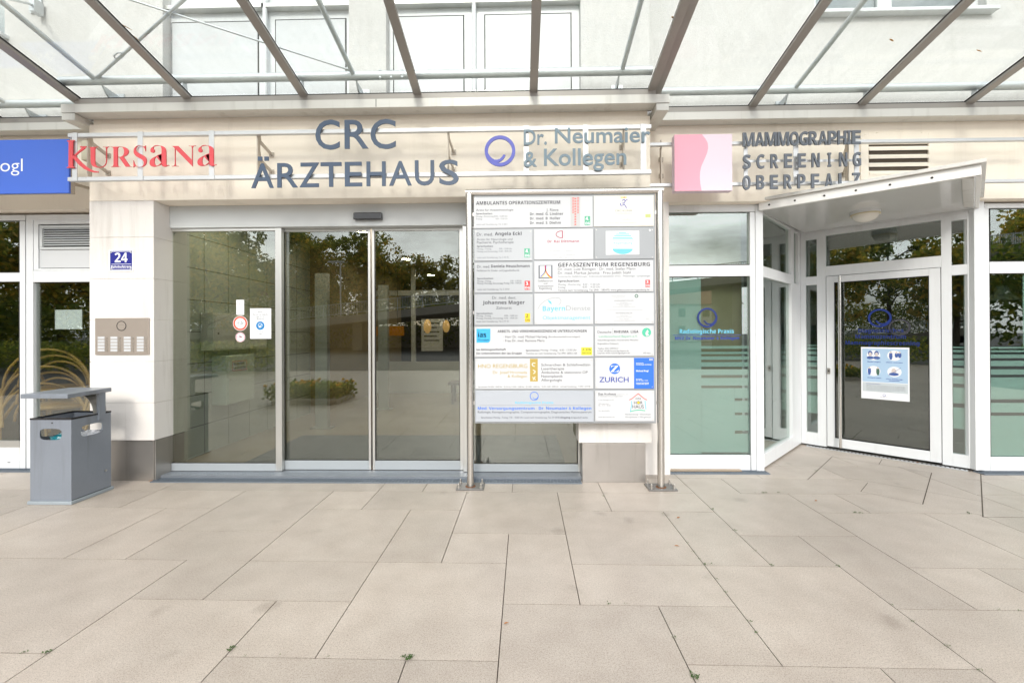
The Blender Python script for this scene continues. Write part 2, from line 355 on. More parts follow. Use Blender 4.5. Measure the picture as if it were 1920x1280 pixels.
bp_ = N_.new('ShaderNodeBump'); bp_.inputs['Strength'].default_value = .35; bp_.inputs['Distance'].default_value = .002; L_.new(fin.outputs[0], bp_.inputs['Height']); L_.new(bp_.outputs[0], b_.inputs['Normal'])
m_joint = mat('dark joint', (.085, .068, .052), .95, var=.3, vs=20)

GX0, GY0, GS, GR = -.119, 1.8817, .4, -.0059
def grid(c, j, z=0):
    x = GX0+GS*c; y = GY0+GS*j
    return Vector((x*cos(GR)-y*sin(GR), x*sin(GR)+y*cos(GR), z))
C0, C1, J0, J1 = -30, 30, -24, 10
hE = {}; vE = {}                                    # joint below cell (c,j) on line j ; joint left of cell (c,j) on line c
def hl(j, c0, c1):
    for c in range(c0, c1): hE[(c, j)] = 1
def vl(c, j0, j1):
    for j in range(j0, j1): vE[(c, j)] = 1
hl(0,-8,-5); hl(0,-3,0); hl(0,2,5); hl(1,-5,-2); hl(1,0,3); hl(1,5,8); hl(2,-9,-5); hl(2,-4,0); hl(2,1,5); hl(2,6,9)
hl(3,-6,-4); hl(3,-1,1); hl(3,4,6); hl(4,-10,-6); hl(4,-4,-1); hl(4,1,4); hl(4,6,9); hl(5,-10,2); hl(5,5,8); hl(6,-10,8); hl(5,2,4)
vl(-5,-1,2); vl(-4,1,5); vl(-3,-1,1); vl(-2,0,4); vl(-6,2,5); vl(-7,2,4); vl(-8,4,6); vl(-3,4,6); vl(-1,2,5); vl(-2,5,6); vl(0,-1,3); vl(1,1,5); vl(0,5,6); vl(2,4,6); vl(3,0,4); vl(2,-1,1); vl(-1,-1,0)
vl(4,2,6); vl(5,5,6); vl(6,1,5); vl(5,-1,3); vl(7,4,5); vl(4,-1,0); vl(8,2,4); vl(9,1,4); vl(-10,4,6); vl(-8,0,2); vl(-9,2,4)
vl(-6,-1,0); vl(6,-1,0); vl(8,-1,1); hl(-1,-10,11); vl(7,1,2); vl(7,0,1)
def measured(c, j): return -10 <= c < 10 and -1 <= j < 6
comp = {}; cid = 0
pr = random.Random(5)
for j in range(J0, J1):                             # random slabs outside the surveyed part
    for c in range(C0, C1):
        if measured(c, j) or (c, j) in comp: continue
        w, h = pr.choice([(2,1),(1,2),(2,2),(2,1),(1,1),(2,2)])
        cells = [(c+a, j+b) for a in range(w) for b in range(h)]
        if any(k in comp or measured(*k) or k[0] >= C1 or k[1] >= J1 for k in cells): cells = [(c, j)]
        for k in cells: comp[k] = cid
        cid += 1
par = {}
def find(k):
    while par.setdefault(k, k) != k: k = par[k]
    return k
for j in range(-1, 6):
    for c in range(-10, 10):
        find((c, j))
        if c+1 < 10 and (c+1, j) not in vE: par[find((c+1, j))] = find((c, j))
        if j+1 < 6 and (c, j+1) not in hE: par[find((c, j+1))] = find((c, j))
for j in range(-1, 6):
    for c in range(-10, 10): comp[(c, j)] = ('m', find((c, j)))
tone = {}
pv_v, pv_f, pv_m, pv_t = [], [], [], []
g = .0024
for (c, j), k in comp.items():
    tone.setdefault(k, pr.random())
    L0 = comp.get((c-1, j)) != k; R0 = comp.get((c+1, j)) != k; B0 = comp.get((c, j-1)) != k; T0 = comp.get((c, j+1)) != k
    if (c, j) in vE: L0 = True
    if (c+1, j) in vE: R0 = True
    if (c, j) in hE: B0 = True
    if (c, j+1) in hE: T0 = True
    x0 = c+(g/GS if L0 else 0); x1 = c+1-(g/GS if R0 else 0); y0 = j+(g/GS if B0 else 0); y1 = j+1-(g/GS if T0 else 0)
    q = [grid(x0,y0), grid(x1,y0), grid(x1,y1), grid(x0,y1)]; i = len(pv_v)
    pv_v += q; pv_f.append((i,i+1,i+2,i+3)); pv_m.append(0); pv_t.append(tone[k])
    d = Vector((0,0,-.012))
    for flag, a, b in ((L0,3,0),(R0,1,2),(B0,0,1),(T0,2,3)):
        if flag:
            i = len(pv_v); pv_v += [q[a], q[a]+d, q[b]+d, q[b]]; pv_f.append((i,i+1,i+2,i+3)); pv_m.append(0); pv_t.append(tone[k]*.5)
i = len(pv_v); pv_v += [grid(C0,J0,-.012), grid(C1,J0,-.012), grid(C1,J1,-.012), grid(C0,J1,-.012)]; pv_f.append((i,i+1,i+2,i+3)); pv_m.append(1); pv_t.append(0)
def strip(a, b, w, z=.0012):                        # joints of the slabs turned towards the corner door
    global pv_v
    a = Vector(a); b = Vector(b); n = Vector((-(b-a).y, (b-a).x, 0)).normalized()*w/2; up = Vector((0,0,z)); i = len(pv_v)
    pv_v += [a-n+up, b-n+up, b+n+up, a+n+up]; pv_f.append((i,i+1,i+2,i+3)); pv_m.append(1); pv_t.append(0)
for a, b, w in (((2.711,4.236,0),(3.49,5.02,0),.006), ((3.255,3.644,0),(4.069,4.455,0),.007), ((3.482,3.399,0),(4.52,4.43,0),.008), ((3.209,4.152,0),(2.977,3.93,0),.005),
                ((3.95,4.91,0),(3.779,4.736,0),.005), ((3.133,4.302,0),(3.80,3.70,0),.003), ((3.49,5.02,0),(4.07,4.45,0),.003), ((2.977,3.93,0),(3.255,3.644,0),.003), ((3.482,3.399,0),(4.9,3.39,0),.004)):
    strip(a, b, w)
me = bpy.data.meshes.new('pavement'); me.from_pydata(pv_v, [], pv_f); me.materials.append(m_slab); me.materials.append(m_joint)
for p, k in zip(me.polygons, pv_m): p.material_index = k
ca = me.attributes.new('tone', 'FLOAT', 'FACE'); ca.data.foreach_set('value', pv_t)
pavement = bpy.data.objects.new('pavement', me); COL.objects.link(pavement); tag(pavement, kind='structure')
m_road = mat('asphalt', (.06, .06, .06), .85, var=.2, vs=2, fine=.2, fs=90)
mb = MB(); mb.box(-300, 300, -300, 300, -.3, -.03); tag(mb.build('ground', m_road), kind='structure')

# ---------------------------------------------------------------- the building
YP, YD, YS, YW, YU = 4.13, 4.34, 4.50, 4.40, 4.13   # portal wall, entrance doors, shop fronts, set-back walls
B = thing('office_building', 'rendered white and cream medical office building with glazed ground floor', 'building', (0, 6, 0))
xl = X(168, YP); xr = X(1221, YP); xpl = X(288.5, YP); xpr = X(1084, YP)
ZB = 2.70; ZG = 3.485; ZT = 12.5
zpl = Zv(825.6, YP, 240)
# left pillar in courses with scored joints
mb = MB().use(m_pillar)
zs = [zpl]+[Zv(v, YP, 230) for v in (755.5, 678, 600, 522.6, 445)]+[ZB]
for a, b in zip(zs, zs[1:]): mb.box(xl, xpl, YP, YP+.42, a+.0014, b-.0014)
mb.box(xl+.005, xpl-.005, YP+.005, YP+.41, zpl, ZB)
mb.build('pillar', None, B, bevel=.003)
mb = MB().use(m_pillar); zr = Zv(830, YP, 1150)
mb.box(xpr, xr, YP, YP+.42, zr, ZB); mb.build('pillar', None, B, bevel=.003)
for a, b, zt, zbv in ((xl+.002, xpl-.018, zpl, 0), (X(1091, YP), X(1210, YP), zr, 0)):
    mb = MB().use(m_plinth); mb.box(a, b, YP+.012, YP+.40, 0, zt-.006)
    if b < 0:
        mb.box(b+.002, b+.012, YP+.022, YP+.38, 0, zt-.006)
    else:
        for uu in (1108, 1194): c = P(uu, 844, YP+.012); mb.tube([c, c+Vector((0,-.006,0))], .009, 10)
    mb.build('plinth', None, B, bevel=.002)
mb = MB().use(m_pillar); mb.box(xr-.06, xr+.25, YP+.24, YP+.42, 0, ZB); mb.build('pillar', None, B)
# lintel wall of the portal
mb = MB().use(m_cream); mb.box(xl, xr, YP, YP+.42, ZB, ZG-.045); mb.use(m_cream).box(xl+.03, xr-.02, YP+.012, YP+.42, ZG-.045, ZG+.08); mb.build('portal_wall', None, B, bevel=.004)
# upper wall of the portal bay, with two window openings
YR = YU+.10
wl0, wl1 = X(305, YU, 100), X(654, YU, 100); wr0, wr1 = X(724, YU, 100), X(1089, YU, 100)
mb = MB().use(m_upper); Z0 = ZG+.08; Z1 = 5.9
for a, b in ((xl, wl0), (wl1, wr0), (wr1, xr)): mb.box(a, b, YU, YU+.30, Z0, Z1)
mb.box(xl, xr, YU, YU+.30, Z1, ZT)
mb.box(xl, xl+.3, YU+.30, YW+.3, Z0, ZT); mb.box(xr-.3, xr, YU+.30, YW+.3, Z0, ZT)
mb.build('upper_wall', None, B, bevel=.004)
ledge = Zv(20, YR, 500)
def upper_window(w0, w1, panels, postu):
    w = MB().use(m_white)
    w.box(w0, w1, YR, YR+.06, Z0-.1, Z1)
    win = w.build('window', None, B, bevel=.003)
    for (ua, ub, vt) in panels:
        a, b = X(ua, YR, 100), X(ub, YR, 100); zt = P((ua+ub)/2, vt, YR).z
        q = MB().use(m_gasket); q.box(a, b, YR-.002, YR, Z0-.08, zt); q.use(m_panel); q.box(a+.012, b-.012, YR-.009, YR-.0022, Z0-.08, zt-.014)
        q.build('blind_panel', None, win)
        q = MB().use(m_glassu); q.box(a, b, YR-.004, YR-.001, ledge+.17, Z1-.1); q.build('pane', None, win)
        q = MB().use(m_alu); q.box(a-.10, b+.10, YR-.07, YR-.0, ledge-.018, ledge+.022); q.build('sill', None, win, bevel=.003)
    q = MB().use(m_white); x = X(postu, YR-.05, 100); q.tube([(x, YR-.05, Z0-.1), (x, YR-.05, Z1)], .022, 12); q.build('mullion_tube', None, win)
    return win
upper_window(wl0, wl1, ((322, 486, 41), (516, 650, 36)), 497)
upper_window(wr0, wr1, ((737, 871, 30), (908, 1072, 26)), 889)
# set-back walls left and right, each with a window
def side_wall(x0, x1, wx0, wx1, wz0, wz1, zbot):
    m = MB().use(m_cream); m.box(x0, x1, YW, YW+.32, zbot, 3.47); m.use(m_upper)
    m.box(x0, wx0, YW+.01, YW+.32, 3.47, ZT); m.box(wx1, x1, YW+.01, YW+.32, 3.47, ZT); m.box(wx0, wx1, YW+.01, YW+.32, 3.47, wz0); m.box(wx0, wx1, YW+.01, YW+.32, wz1, ZT)
    m.build('side_wall', None, B)
    w = MB().use(m_white); y = YW+.09
    xm = wx0+(wx1-wx0)*.45
    for a, b in ((wx0, wx0+.07), (xm-.07, xm+.07), (wx1-.07, wx1)): w.box(a, b, y, y+.06, wz0, wz1)
    w.box(wx0, wx1, y+.001, y+.059, wz0, wz0+.07); w.box(wx0, wx1, y+.001, y+.059, wz1-.07, wz1)
    win = w.build('window', None, B, bevel=.003)
    q = MB().use(m_glassu); q.box(wx0+.03, wx1-.03, y+.025, y+.035, wz0+.03, wz1-.03); q.build('pane', None, win)
    q = MB().use(m_white); q.box(wx0-.05, wx1+.05, YW-.07, y+.01, wz0-.035, wz0); q.build('sill', None, win, bevel=.004)
    q = MB().use(m_paper); q.box(wx0+.05, wx1-.05, y+.2, y+.21, wz0, wz1); q.build('curtain', None, win)
side_wall(xr, 11.5, X(1528, YW, 10), X(1852, YW, 10), Zv(13, YW-.07, 1690), 6.0, ZB+.005)
side_wall(-11.5, xl, -6.6, X(6.5, YW, 30), Zv(58, YW-.07, 0), 6.0, ZB+.005)
# body of the house: floor slab over the ground floor, roof, side and rear walls
mb = MB().use(m_upper); mb.box(-11.5, 11.5, 13.2, 13.5, 0, ZT); mb.box(-11.5, -11.2, YW+.32, 13.2, 0, ZT); mb.box(11.2, 11.5, YW+.32, 13.2, 0, ZT); mb.build('rear_wall', None, B)
mb = MB().use(m_conc); mb.box(-11.2, 11.2, YW+.32, 13.2, ZT-.3, ZT-.02); mb.build('roof', None, B)
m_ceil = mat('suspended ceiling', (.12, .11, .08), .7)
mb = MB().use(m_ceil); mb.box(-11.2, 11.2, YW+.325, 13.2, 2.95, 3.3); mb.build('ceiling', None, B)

# ---- automatic entrance
def px_box(mb, u0, u1, v0, v1, Y, d):               # box front on plane Y from photo pixels, d deep
    a = P(u0, (v0+v1)/2, Y); b = P(u1, (v0+v1)/2, Y); t = P((u0+u1)/2, v0, Y).z; c = P((u0+u1)/2, v1, Y).z
    mb.box(a.x, b.x, Y, Y+d, c, t)
zt = Zv(425.5, YD, 600); zsill = .035
mb = MB().use(m_alulight); mb.box(xpl, xpr+.05, YD-.02, YD+.12, zt, ZB); mb.build('door_header', None, B, bevel=.003)
m_thr = mat('tread plate', (.30, .325, .36), .42, .6, var=.1, vs=8); mb = MB().use(m_thr); q0, q1 = X(307, YD), X(1089, YD); mb.box(q0, q1, YD-.13, YD+.06, 0.002, .03)
for k in range(150):
    for r_ in range(6):
        x = q0+.02+(q1-q0-.04)*k/149+(r_ % 2)*.012; y = YD-.115+r_*.019
        mb.bar((x-.006, y-.006, .0305), (x+.006, y+.006, .0305), .004, .003)
mb.build('threshold', None, B)
m_kick = mat('door kick rail', (.36, .39, .41), .4, .1, var=.04)
def leaf(name, u0, u1, y, bot, lw, rw, tw=.03, mid=None):
    a, b = X(u0, y, 660), X(u1, y, 660)
    lw = lw/FOC*y; rw = rw/FOC*y; zb = zsill+bot
    m = MB().use(m_kick); m.box(a+lw, b-rw, y+.002, y+.048, zsill, zb); m.use(m_alu); m.box(a, a+lw, y, y+.05, zsill, zt); m.box(b-rw, b, y, y+.05, zsill, zt)
    if tw: m.box(a+lw, b-rw, y+.003, y+.047, zt-tw, zt)
    d = m.build(name, None, B, bevel=.002)
    q = MB().use(m_glassd); q.box(a+lw-.004, b-rw+.004, y+.018, y+.028, zb-.004, zt-tw+.004); q.build('pane', None, d)
    q = MB().use(m_gasket); q.box(a+lw, b-rw, y+.010, y+.0175, zb, zb+.006); q.box(b-rw-.006, b-rw, y+.010, y+.0175, zb+.006, zt-tw); q.box(a+lw, a+lw+.006, y+.010, y+.0175, zb+.006, zt-tw); q.build('gasket', None, d)
    return d
leaf('side_panel', 307, 528, YD, .075, 11, 12)
leaf('sliding_door', 528.5, 695, YD+.055, .09, 3.5, 4.5)
leaf('sliding_door', 698, 868, YD+.055, .09, 4.5, 6)
leaf('side_panel', 868, 1089, YD, .075, 12, 6)
mb = MB().use(m_black); px_box(mb, 662, 715, 398, 411, YD-.07, .05); mb.build('door_sensor', None, B, bevel=.008, seg=3)
# lobby
m_floor = mat('polished stone floor', (.33, .255, .18), .22, var=.12, vs=1.5, fine=.05)
mb = MB().use(m_floor); mb.box(-3.75, 2.2, YD+.11, 12.9, -.01, .022); mb.build('lobby_floor', None, B)
m_tile, tt, NN, LL, bb = nodes('grey green stone tiles')
tx = NN.new('ShaderNodeTexBrick'); tx.offset = 0; tx.inputs['Scale'].default_value = 1; tx.inputs['Mortar Size'].default_value = .004; tx.inputs['Brick Width'].default_value = .42; tx.inputs['Row Height'].default_value = .36
tx.inputs['Color1'].default_value = (.50,.55,.51,1); tx.inputs['Color2'].default_value = (.57,.61,.57,1); tx.inputs['Mortar'].default_value = (.03,.03,.03,1)
gg = NN.new('ShaderNodeNewGeometry'); sx = NN.new('ShaderNodeSeparateXYZ'); cx = NN.new('ShaderNodeCombineXYZ'); LL.new(gg.outputs['Position'], sx.inputs[0]); LL.new(sx.outputs['Y'], cx.inputs[0]); LL.new(sx.outputs['Z'], cx.inputs[1]); LL.new(cx.outputs[0], tx.inputs['Vector']); LL.new(tx.outputs['Color'], bb.inputs['Base Color']); bb.inputs['Roughness'].default_value = .3
mb = MB().use(m_tile); mb.box(-3.95, -3.72, YD+.15, 7.6, 0.022, 2.95); mb.build('tiled_wall', None, B)
m_lobby = mat('lobby paint', (.34, .27, .16), .7, var=.06)
mb = MB().use(m_lobby); mb.box(-3.95, -3.5, 7.6, 12.9, .022, 2.95); mb.box(-3.75, 2.3, 12.9, 13.0, .022, 2.95); mb.box(2.2, 2.35, YD+.4, 12.9, .022, 2.95); mb.box(xr-.55, 2.3, YW+.33, YW+.45, 0, 2.95); mb.box(-3.95, xl+.1, YW+.33, YW+.42, 0, 2.95); mb.build('partition_wall', None, B)
m_warm = emit('warm light', (1, .84, .64), 300)
for x, y in ((-3.0, 5.15), (-2.4, 6.5), (-.6, 6.5), (-2.4, 9), (-.6, 9), (1.0, 9), (-2.4, 11.5), (-.6, 11.5), (1.0, 11.5)):  # the first, near the entrance, is an added lamp to brighten tiled wall and cabinet
    o = thing('ceiling_downlight', 'small round recessed downlight glowing in the lobby ceiling', 'light', (x, y, 2.94), 'downlights in the lobby ceiling')
    mb = MB().use(m_white); mb.disc((x, y, 2.949), .12, (0,0,-1), (0,1,0), 20, .008, .09); mb.build('rim', None, o)
    mb = MB().use(m_warm); mb.disc((x, y, 2.949), .088, (0,0,-1), (0,1,0), 20, .004); mb.build('lens', None, o)
# far glazed wall of the lobby
mb = MB().use(m_white)
for x in (-2.6, -.9, -.55, 1.9): mb.box(x, x+.09, 10.2, 10.3, .022, 2.95)
mb.box(-3.5, 2.2, 10.201, 10.299, 2.3, 2.42); mb.box(-3.5, -.9, 10.201, 10.299, .022, .75); mb.box(-.46, 1.9, 10.201, 10.299, .9, .98); mb.box(-.46, 1.9, 10.201, 10.299, .022, .18)
ip = mb.build('inner_partition', None, B)
mb = MB().use(m_film)
for k in range(4): mb.box(-.46, 1.9, 10.25, 10.256, .25+k*.17, .33+k*.17)
mb.build('frosted_stripe', None, ip)
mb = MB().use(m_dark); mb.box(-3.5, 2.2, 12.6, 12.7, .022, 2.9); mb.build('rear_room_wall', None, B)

for x0_, x1_, z0_, z1_, lab_ in ((-2.35, -1.85, 1.0, 1.75, 'pale poster hanging deep in the lobby, the wider one'), (.05, .40, 1.05, 1.6, 'narrow pale poster deep in the lobby right of the pendant lamps')):
    o = thing('wall_poster', lab_, 'poster', ((x0_+x1_)/2, 10.15, z0_)); mb = MB().use(m_paper); mb.box(x0_, x1_, 10.16, 10.17, z0_, z1_); mb.build('sheet', None, o); mb = MB().use(m_grey); 
    for k in range(5): mb.box(x0_+.06, x1_-.08-.05*(k % 2), 10.158, 10.1595, z1_-.12-.1*k, z1_-.09-.1*k)
    mb.build('print', None, o)
# ---- shop fronts
def frame_front(name, Y, bars, panes, parent=B, pm=None, deep=.07):
    m = MB().use(m_white)
    for b in bars: px_box(m, *b, Y, deep)
    d = m.build(name, None, parent, bevel=.003)
    for p in panes:
        q = MB().use(pm or m_glasss); px_box(q, *p, Y+.03, .010); q.build('pane', None, d)
        u0, u1, v0, v1 = p; q = MB().use(m_gasket)
        for r_ in ((u0, u1, v0, v0+1.4), (u0, u1, v1-1.6, v1), (u0, u0+1.2, v0+1.4, v1-1.6), (u1-1.8, u1, v0+1.4, v1-1.6)): px_box(q, *r_, Y+.018, .008)
        q.build('gasket', None, d)
    return d
zbR = 884.5
shopR = frame_front('shop_window', YS, ((1236, 1430, 384, 397.5), (1236, 1250, 397.6, zbR), (1407.5, 1430, 397.6, zbR), (1250.1, 1407.4, 497.5, 518), (1250.1, 1407.4, 853, zbR)), ((1250, 1407.5, 397.5, 497.5), (1250, 1407.5, 518, 853)))
q = MB().use(m_white); px_box(q, 1418, 1432, 384, zbR, YS-.012, .012); q.build('post', None, shopR, bevel=.003)
mb = MB().use(m_film); YF = YS+.048
R1u = lambda x: 1230+x/2.369
R1v = lambda y: 380+y/2.37
px_box(mb, 1250.5, R1u(201), 519, 850, YF, .002)
px_box(mb, R1u(201), R1u(411), R1v(636), R1v(648), YF, .002)
for a, b in ((662,672),(682,697),(708,728),(740,765),(778,812)): px_box(mb, R1u(201), R1u(411), R1v(a), R1v(b), YF, .002)
px_box(mb, R1u(201), R1u(350), R1v(823), R1v(1108), YF, .002)
for a, b in ((823,868),(880,932),(943,1012),(1025,1108)): px_box(mb, R1u(350), R1u(411), R1v(a), R1v(b), YF, .002)
mb.build('frosted_film', None, shopR)
mb = MB()
def ring_logo(mb, c, r, r2, nrm, up, m, th=.002, flip=True):
    mb.use(m); c = Vector(c); nrm = Vector(nrm).normalized(); xx = Vector(up).cross(nrm).normalized(); yy = Vector(nrm).cross(xx)
    mb.disc(c, r, nrm, up, 40, th, r2)
    mir = -1 if flip else 1
    base = [(-.86,-.16,.16), (-.74,-.40,.22), (-.58,-.57,.22), (-.38,-.665,.20), (-.17,-.665,.19), (.02,-.60,.18), (.17,-.47,.17), (.30,-.26,.13)]
    k_ = (r-r2)/r/.216
    base = [(x*mir, y, w*k_) for x, y, w in base]; o_, i_ = [], []
    for q in range(len(base)):
        a = Vector(base[max(q-1, 0)][:2]); b = Vector(base[min(q+1, len(base)-1)][:2]); d_ = (b-a).normalized(); nn_ = Vector((-d_.y, d_.x)); p_ = Vector(base[q][:2])
        o_.append((p_+nn_*base[q][2]/2)*r); i_.append((p_-nn_*base[q][2]/2)*r)
    for q in range(len(base)-1):
        mb.prism([c+xx*a.x+yy*a.y+nrm*.0003 for a in (o_[q], o_[q+1], i_[q+1], i_[q])], nrm*th)
YL = YS+.026
c = P(1326, 595.5, YL); ring_logo(mb, c, 18.4/FOC*YL, 15.2/FOC*YL, (0,-1,0), (0,0,1), m_decal)
mb.use(m_cyan); tpx(mb, bold('Radiologische Praxis'), 1274.5, 625.5, 1376, 624.5, 8.6, YL)
mb.use(m_dblue); tpx(mb, bold('MVZ Dr. Neumaier & Kollegen'), 1266, 636.8+.2, 1386, 635.8, 6.2, YL)
px_box(mb, 1262, 1389, 627.5, 628.3, YL-.001, .001)
mb.build('window_lettering', None, shopR)
# far right window front
shopF = frame_front('shop_window', YS, ((1846, 2080, 380, 389), (1843, 1856, 389.1, 886), (1856.1, 2080, 490, 511.5), (1856.1, 2080, 857, 886), (2060, 2080, 389.1, 886)), ((1856, 2060, 389, 490), (1856, 2060, 511.5, 857)))
mb = MB().use(m_film)
px_box(mb, 1918, 2058, 512, 650, YF, .002)
for a, b in ((650,653),(656,660),(664,671),(676,686),(692,702),(707,748),(755,773),(779,856)): px_box(mb, 1857, 2058, a, b, YF, .002)
mb.build('frosted_film', None, shopF)
# left window front: two bays
shopL = frame_front('shop_window', YS, ((-160, 47, 404, 414), (37, 47, 414.1, 884), (-160, 36.9, 512, 528.5), (-160, 36.9, 861, 884)), ((-160, 37, 414, 512), (-160, 37, 528.5, 828)), pm=m_glassc)
mb = MB().use(m_whitewarm); px_box(mb, -160, 36.8, 838, 861, YS+.02, .02); mb.use(m_alu); px_box(mb, -160, 36.8, 826, 838, YS+.015, .02); mb.build('spandrel_panel', None, shopL)
mb = MB().use(m_gasket); px_box(mb, 14, 19, 866, 867, YS-.003, .004); mb.build('drain_slot', None, shopL)
shopM = frame_front('shop_window', YS, ((49, 175, 402, 412), (49, 62, 412.1, 884), (62.1, 175, 507, 528.5), (62.1, 175, 868, 884)), ((63, 175, 528.5, 868),), pm=m_glassc)
mb = MB().use(m_white); px_box(mb, 63, 175, 412.2, 420, YS+.004, .05); px_box(mb, 63, 71.5, 420, 506.8, YS+.004, .05); px_box(mb, 71.6, 175, 503, 506.8, YS+.004, .05); mb.use(m_gasket); px_box(mb, 71.6, 175, 420.1, 502.9, YS+.03, .01)
mb.use(m_panel); px_box(mb, 74.5, 175, 467.5, 502, YS+.02, .012); mb.build('transom_panel', None, shopM, bevel=.002)
mb = MB().use(m_alulight)
for b in ((74, 175, 422.3, 427), (74, 175, 463, 467), (74, 79, 427.1, 462.9)): px_box(mb, *b, YS+.004, .02)
for k in range(8):
    v = 429+k*4.35; a = P(79, v, YS+.012); b = P(175, v-.0, YS+.012); b.z = a.z; h = 2.0/FOC*YS
    mb.obox(a+Vector((0,0,-h*.6)), b-a, (0,.018,.014), (0,-.002,.004))
mb.use(m_dark); px_box(mb, 79, 175, 427.2, 462.8, YS+.0295, .004)
mb.build('vent_grille', None, shopM)
mb = MB().use(m_cream); mb.box(X(2080, YS, 640), 11.5, YW+.02, YW+.30, 0, ZB+.004); mb.box(-11.5, X(-160, YS, 640), YW+.02, YW+.30, 0, ZB+.004); mb.build('ground_floor_wall', None, B)
# the corner door recess (two glazed walls at 45 degrees)
A_, B_, C_ = Vector((2.43, 4.50, 0)), Vector((3.485, 5.555, 0)), Vector((4.545, 4.495, 0))
def slant(mb, P0, P1, s0, s1, z0, z1, off=0, d=.06):
    e = (P1-P0).normalized(); n = Vector((e.y, -e.x, 0))      # towards the street
    mb.obox(P0+e*s0+n*off+Vector((0,0,z0)), e*(s1-s0), -n*d, Vector((0,0,z1-z0)))
SL = (B_-A_).length
def sp(u, v): return PV(u, v, A_, B_)
def dp(u, v): return PV(u, v, B_, C_)
za, zb_, zc = 2.72, Zv(506, YS, 1425), .02
ztr0, ztr1 = Zv(518, YS, 1400), Zv(497.5, YS, 1400)
zlo, zhi = Zv(853, YS, 1330), Zv(398, YS, 1330)
# left wall of the recess
s1 = sp(1484.5, 600)[0]; s2 = sp(1489.5, 600)[0]; s3 = sp(1497.5, 600)[0]
mb = MB().use(m_white)
for b in ((0, .045, .02, za), (s1, s2, .02, za), (s3, SL, .02, za), (.045, s1, ztr0, ztr1), (.045, s1, .02, zlo), (.045, s1, zhi, za), (s2, s3, .02, ztr0+.0), (s2, s3, zhi, za)): slant(mb, A_, B_, *b)
slant(mb, A_, B_, s2, s3, ztr0, ztr0+.02)
lw = mb.build('recess_wall', None, B, bevel=.002)
for b in ((.045, s1, zlo, ztr0), (.045, s1, ztr1, zhi), (s2, s3, ztr0+.02, zhi)):
    q = MB().use(m_glasss); slant(q, A_, B_, *b, -.03, .01); q.build('pane', None, lw)
# door wall
dl = (C_-B_).length
d0 = dp(1511, 600)[0]; d1 = dp(1532, 600)[0]; d2 = dp(1549.5, 700)[0]; d3 = dp(1766, 700)[0]; d4 = dp(1785.5, 700)[0]; d5 = dp(1815, 700)[0]
zd1 = dp(1660, 509)[1]; zt0 = dp(1660, 489)[1]; zt1 = dp(1660, 426.5)[1]; zs0 = dp(1800, 515)[1]; zs1 = dp(1800, 496)[1]; zsb = dp(1800, 852)[1]; zst = dp(1800, 412)[1]
print('door wall', d0, d1, d2, d3, d4, d5, dl, zd1, zt0, zt1, zs0, zs1, zsb, zst)
mb = MB().use(m_white)
zf = .02
for b in ((0, d0, zf, za), (d1, d2, zf, za), (d3, d4, zf, za), (d5, dl, zf, za), (d2, d3, zd1, zt0), (d2, d3, zt1, za), (d0, d1, zf, .17), (d0, d1, zs0, zs1), (d0, d1, zst, za), (d4, d5, zf, zsb), (d4, d5, zs0, zs1), (d4, d5, zst, za)): slant(mb, B_, C_, *b)
dw = mb.build('door_wall', None, B, bevel=.002)
for b in ((d2, d3, zt0, zt1), (d0, d1, .17, zs0), (d0, d1, zs1, zst), (d4, d5, zsb, zs0), (d4, d5, zs1, zst)):
    q = MB().use(m_glasss); slant(q, B_, C_, *b, -.03, .01); q.build('pane', None, dw)
q = MB().use(m_white); e = (C_-B_).normalized(); nrm_d = Vector((e.y, -e.x, 0))
q.box(C_.x-.03, C_.x+.07, YS-.03, YS+.08, .02, za); q.build('corner_post', None, dw, bevel=.004)
q = MB().use(m_film)
for s_, t_2 in ((d0, d1), (d4, d5)):
    for a, b in ((650,653),(656,661),(665,672),(676,686),(690,700),(706,720),(727,757),(765,805)):
        slant(q, B_, C_, s_+.005, t_2-.005, dp(1800, b)[1], dp(1800, a)[1], -.045, .002)
q.build('frosted_stripe', None, dw)
# the door leaf
dg0 = dp(1565, 700)[0]; dg1 = dp(1743, 700)[0]; zg0 = dp(1655, 833)[1]; zg1 = dp(1655, 523)[1]; g_ = .006
mb = MB().use(m_white)
for b in ((d2+g_, dg0, .035, zd1-g_), (dg1, d3-g_, .035, zd1-g_), (dg0, dg1, .035, zg0), (dg0, dg1, zg1, zd1-g_)): slant(mb, B_, C_, *b, .012, .055)
door = mb.build('entrance_door', None, B, bevel=.003)
mb = MB().use(m_glassd); slant(mb, B_, C_, dg0, dg1, zg0, zg1, -.015, .01); mb.build('pane', None, door)
mb = MB().use(m_gasket)
slant(mb, B_, C_, d2, d3, .02, zd1, -.046, .004)
mb.build('rebate', None, door)
mb = MB().use(m_gasket)
for b in ((dg0, dg1, zg0, zg0+.008), (dg0, dg1, zg1-.008, zg1), (dg0, dg0+.008, zg0, zg1), (dg1-.008, dg1, zg0, zg1)): slant(mb, B_, C_, *b, 0, .006)
mb.build('gasket', None, door)
def DP(s, z, off): return B_+e*s+nrm_d*off+Vector((0,0,z))
hs = dp(1577.5, 680)[0]; hz0 = dp(1577.5, 837)[1]; hz1 = dp(1577.5, 518)[1]
mb = MB().use(m_tube); mb.tube([DP(hs, hz0, .075), DP(hs, hz1, .075)], .016, 14)
for z in (hz0+.12, hz1-.12): mb.tube([DP(hs, z, .012), DP(hs, z, .075)], .01, 10)
mb.build('pull_handle', None, door)
ls, lz = dp(1554.5, 695)
mb = MB().use(m_steel); c = DP(ls, lz, .014); mb.obox(c-e*.017+Vector((0,0,-.035)), e*.034, nrm_d*.008, (0,0,.07)); mb.use(m_dark); mb.disc(c+nrm_d*.008, .009, nrm_d, (0,0,1), 14, .003); mb.build('lock', None, door, bevel=.002)
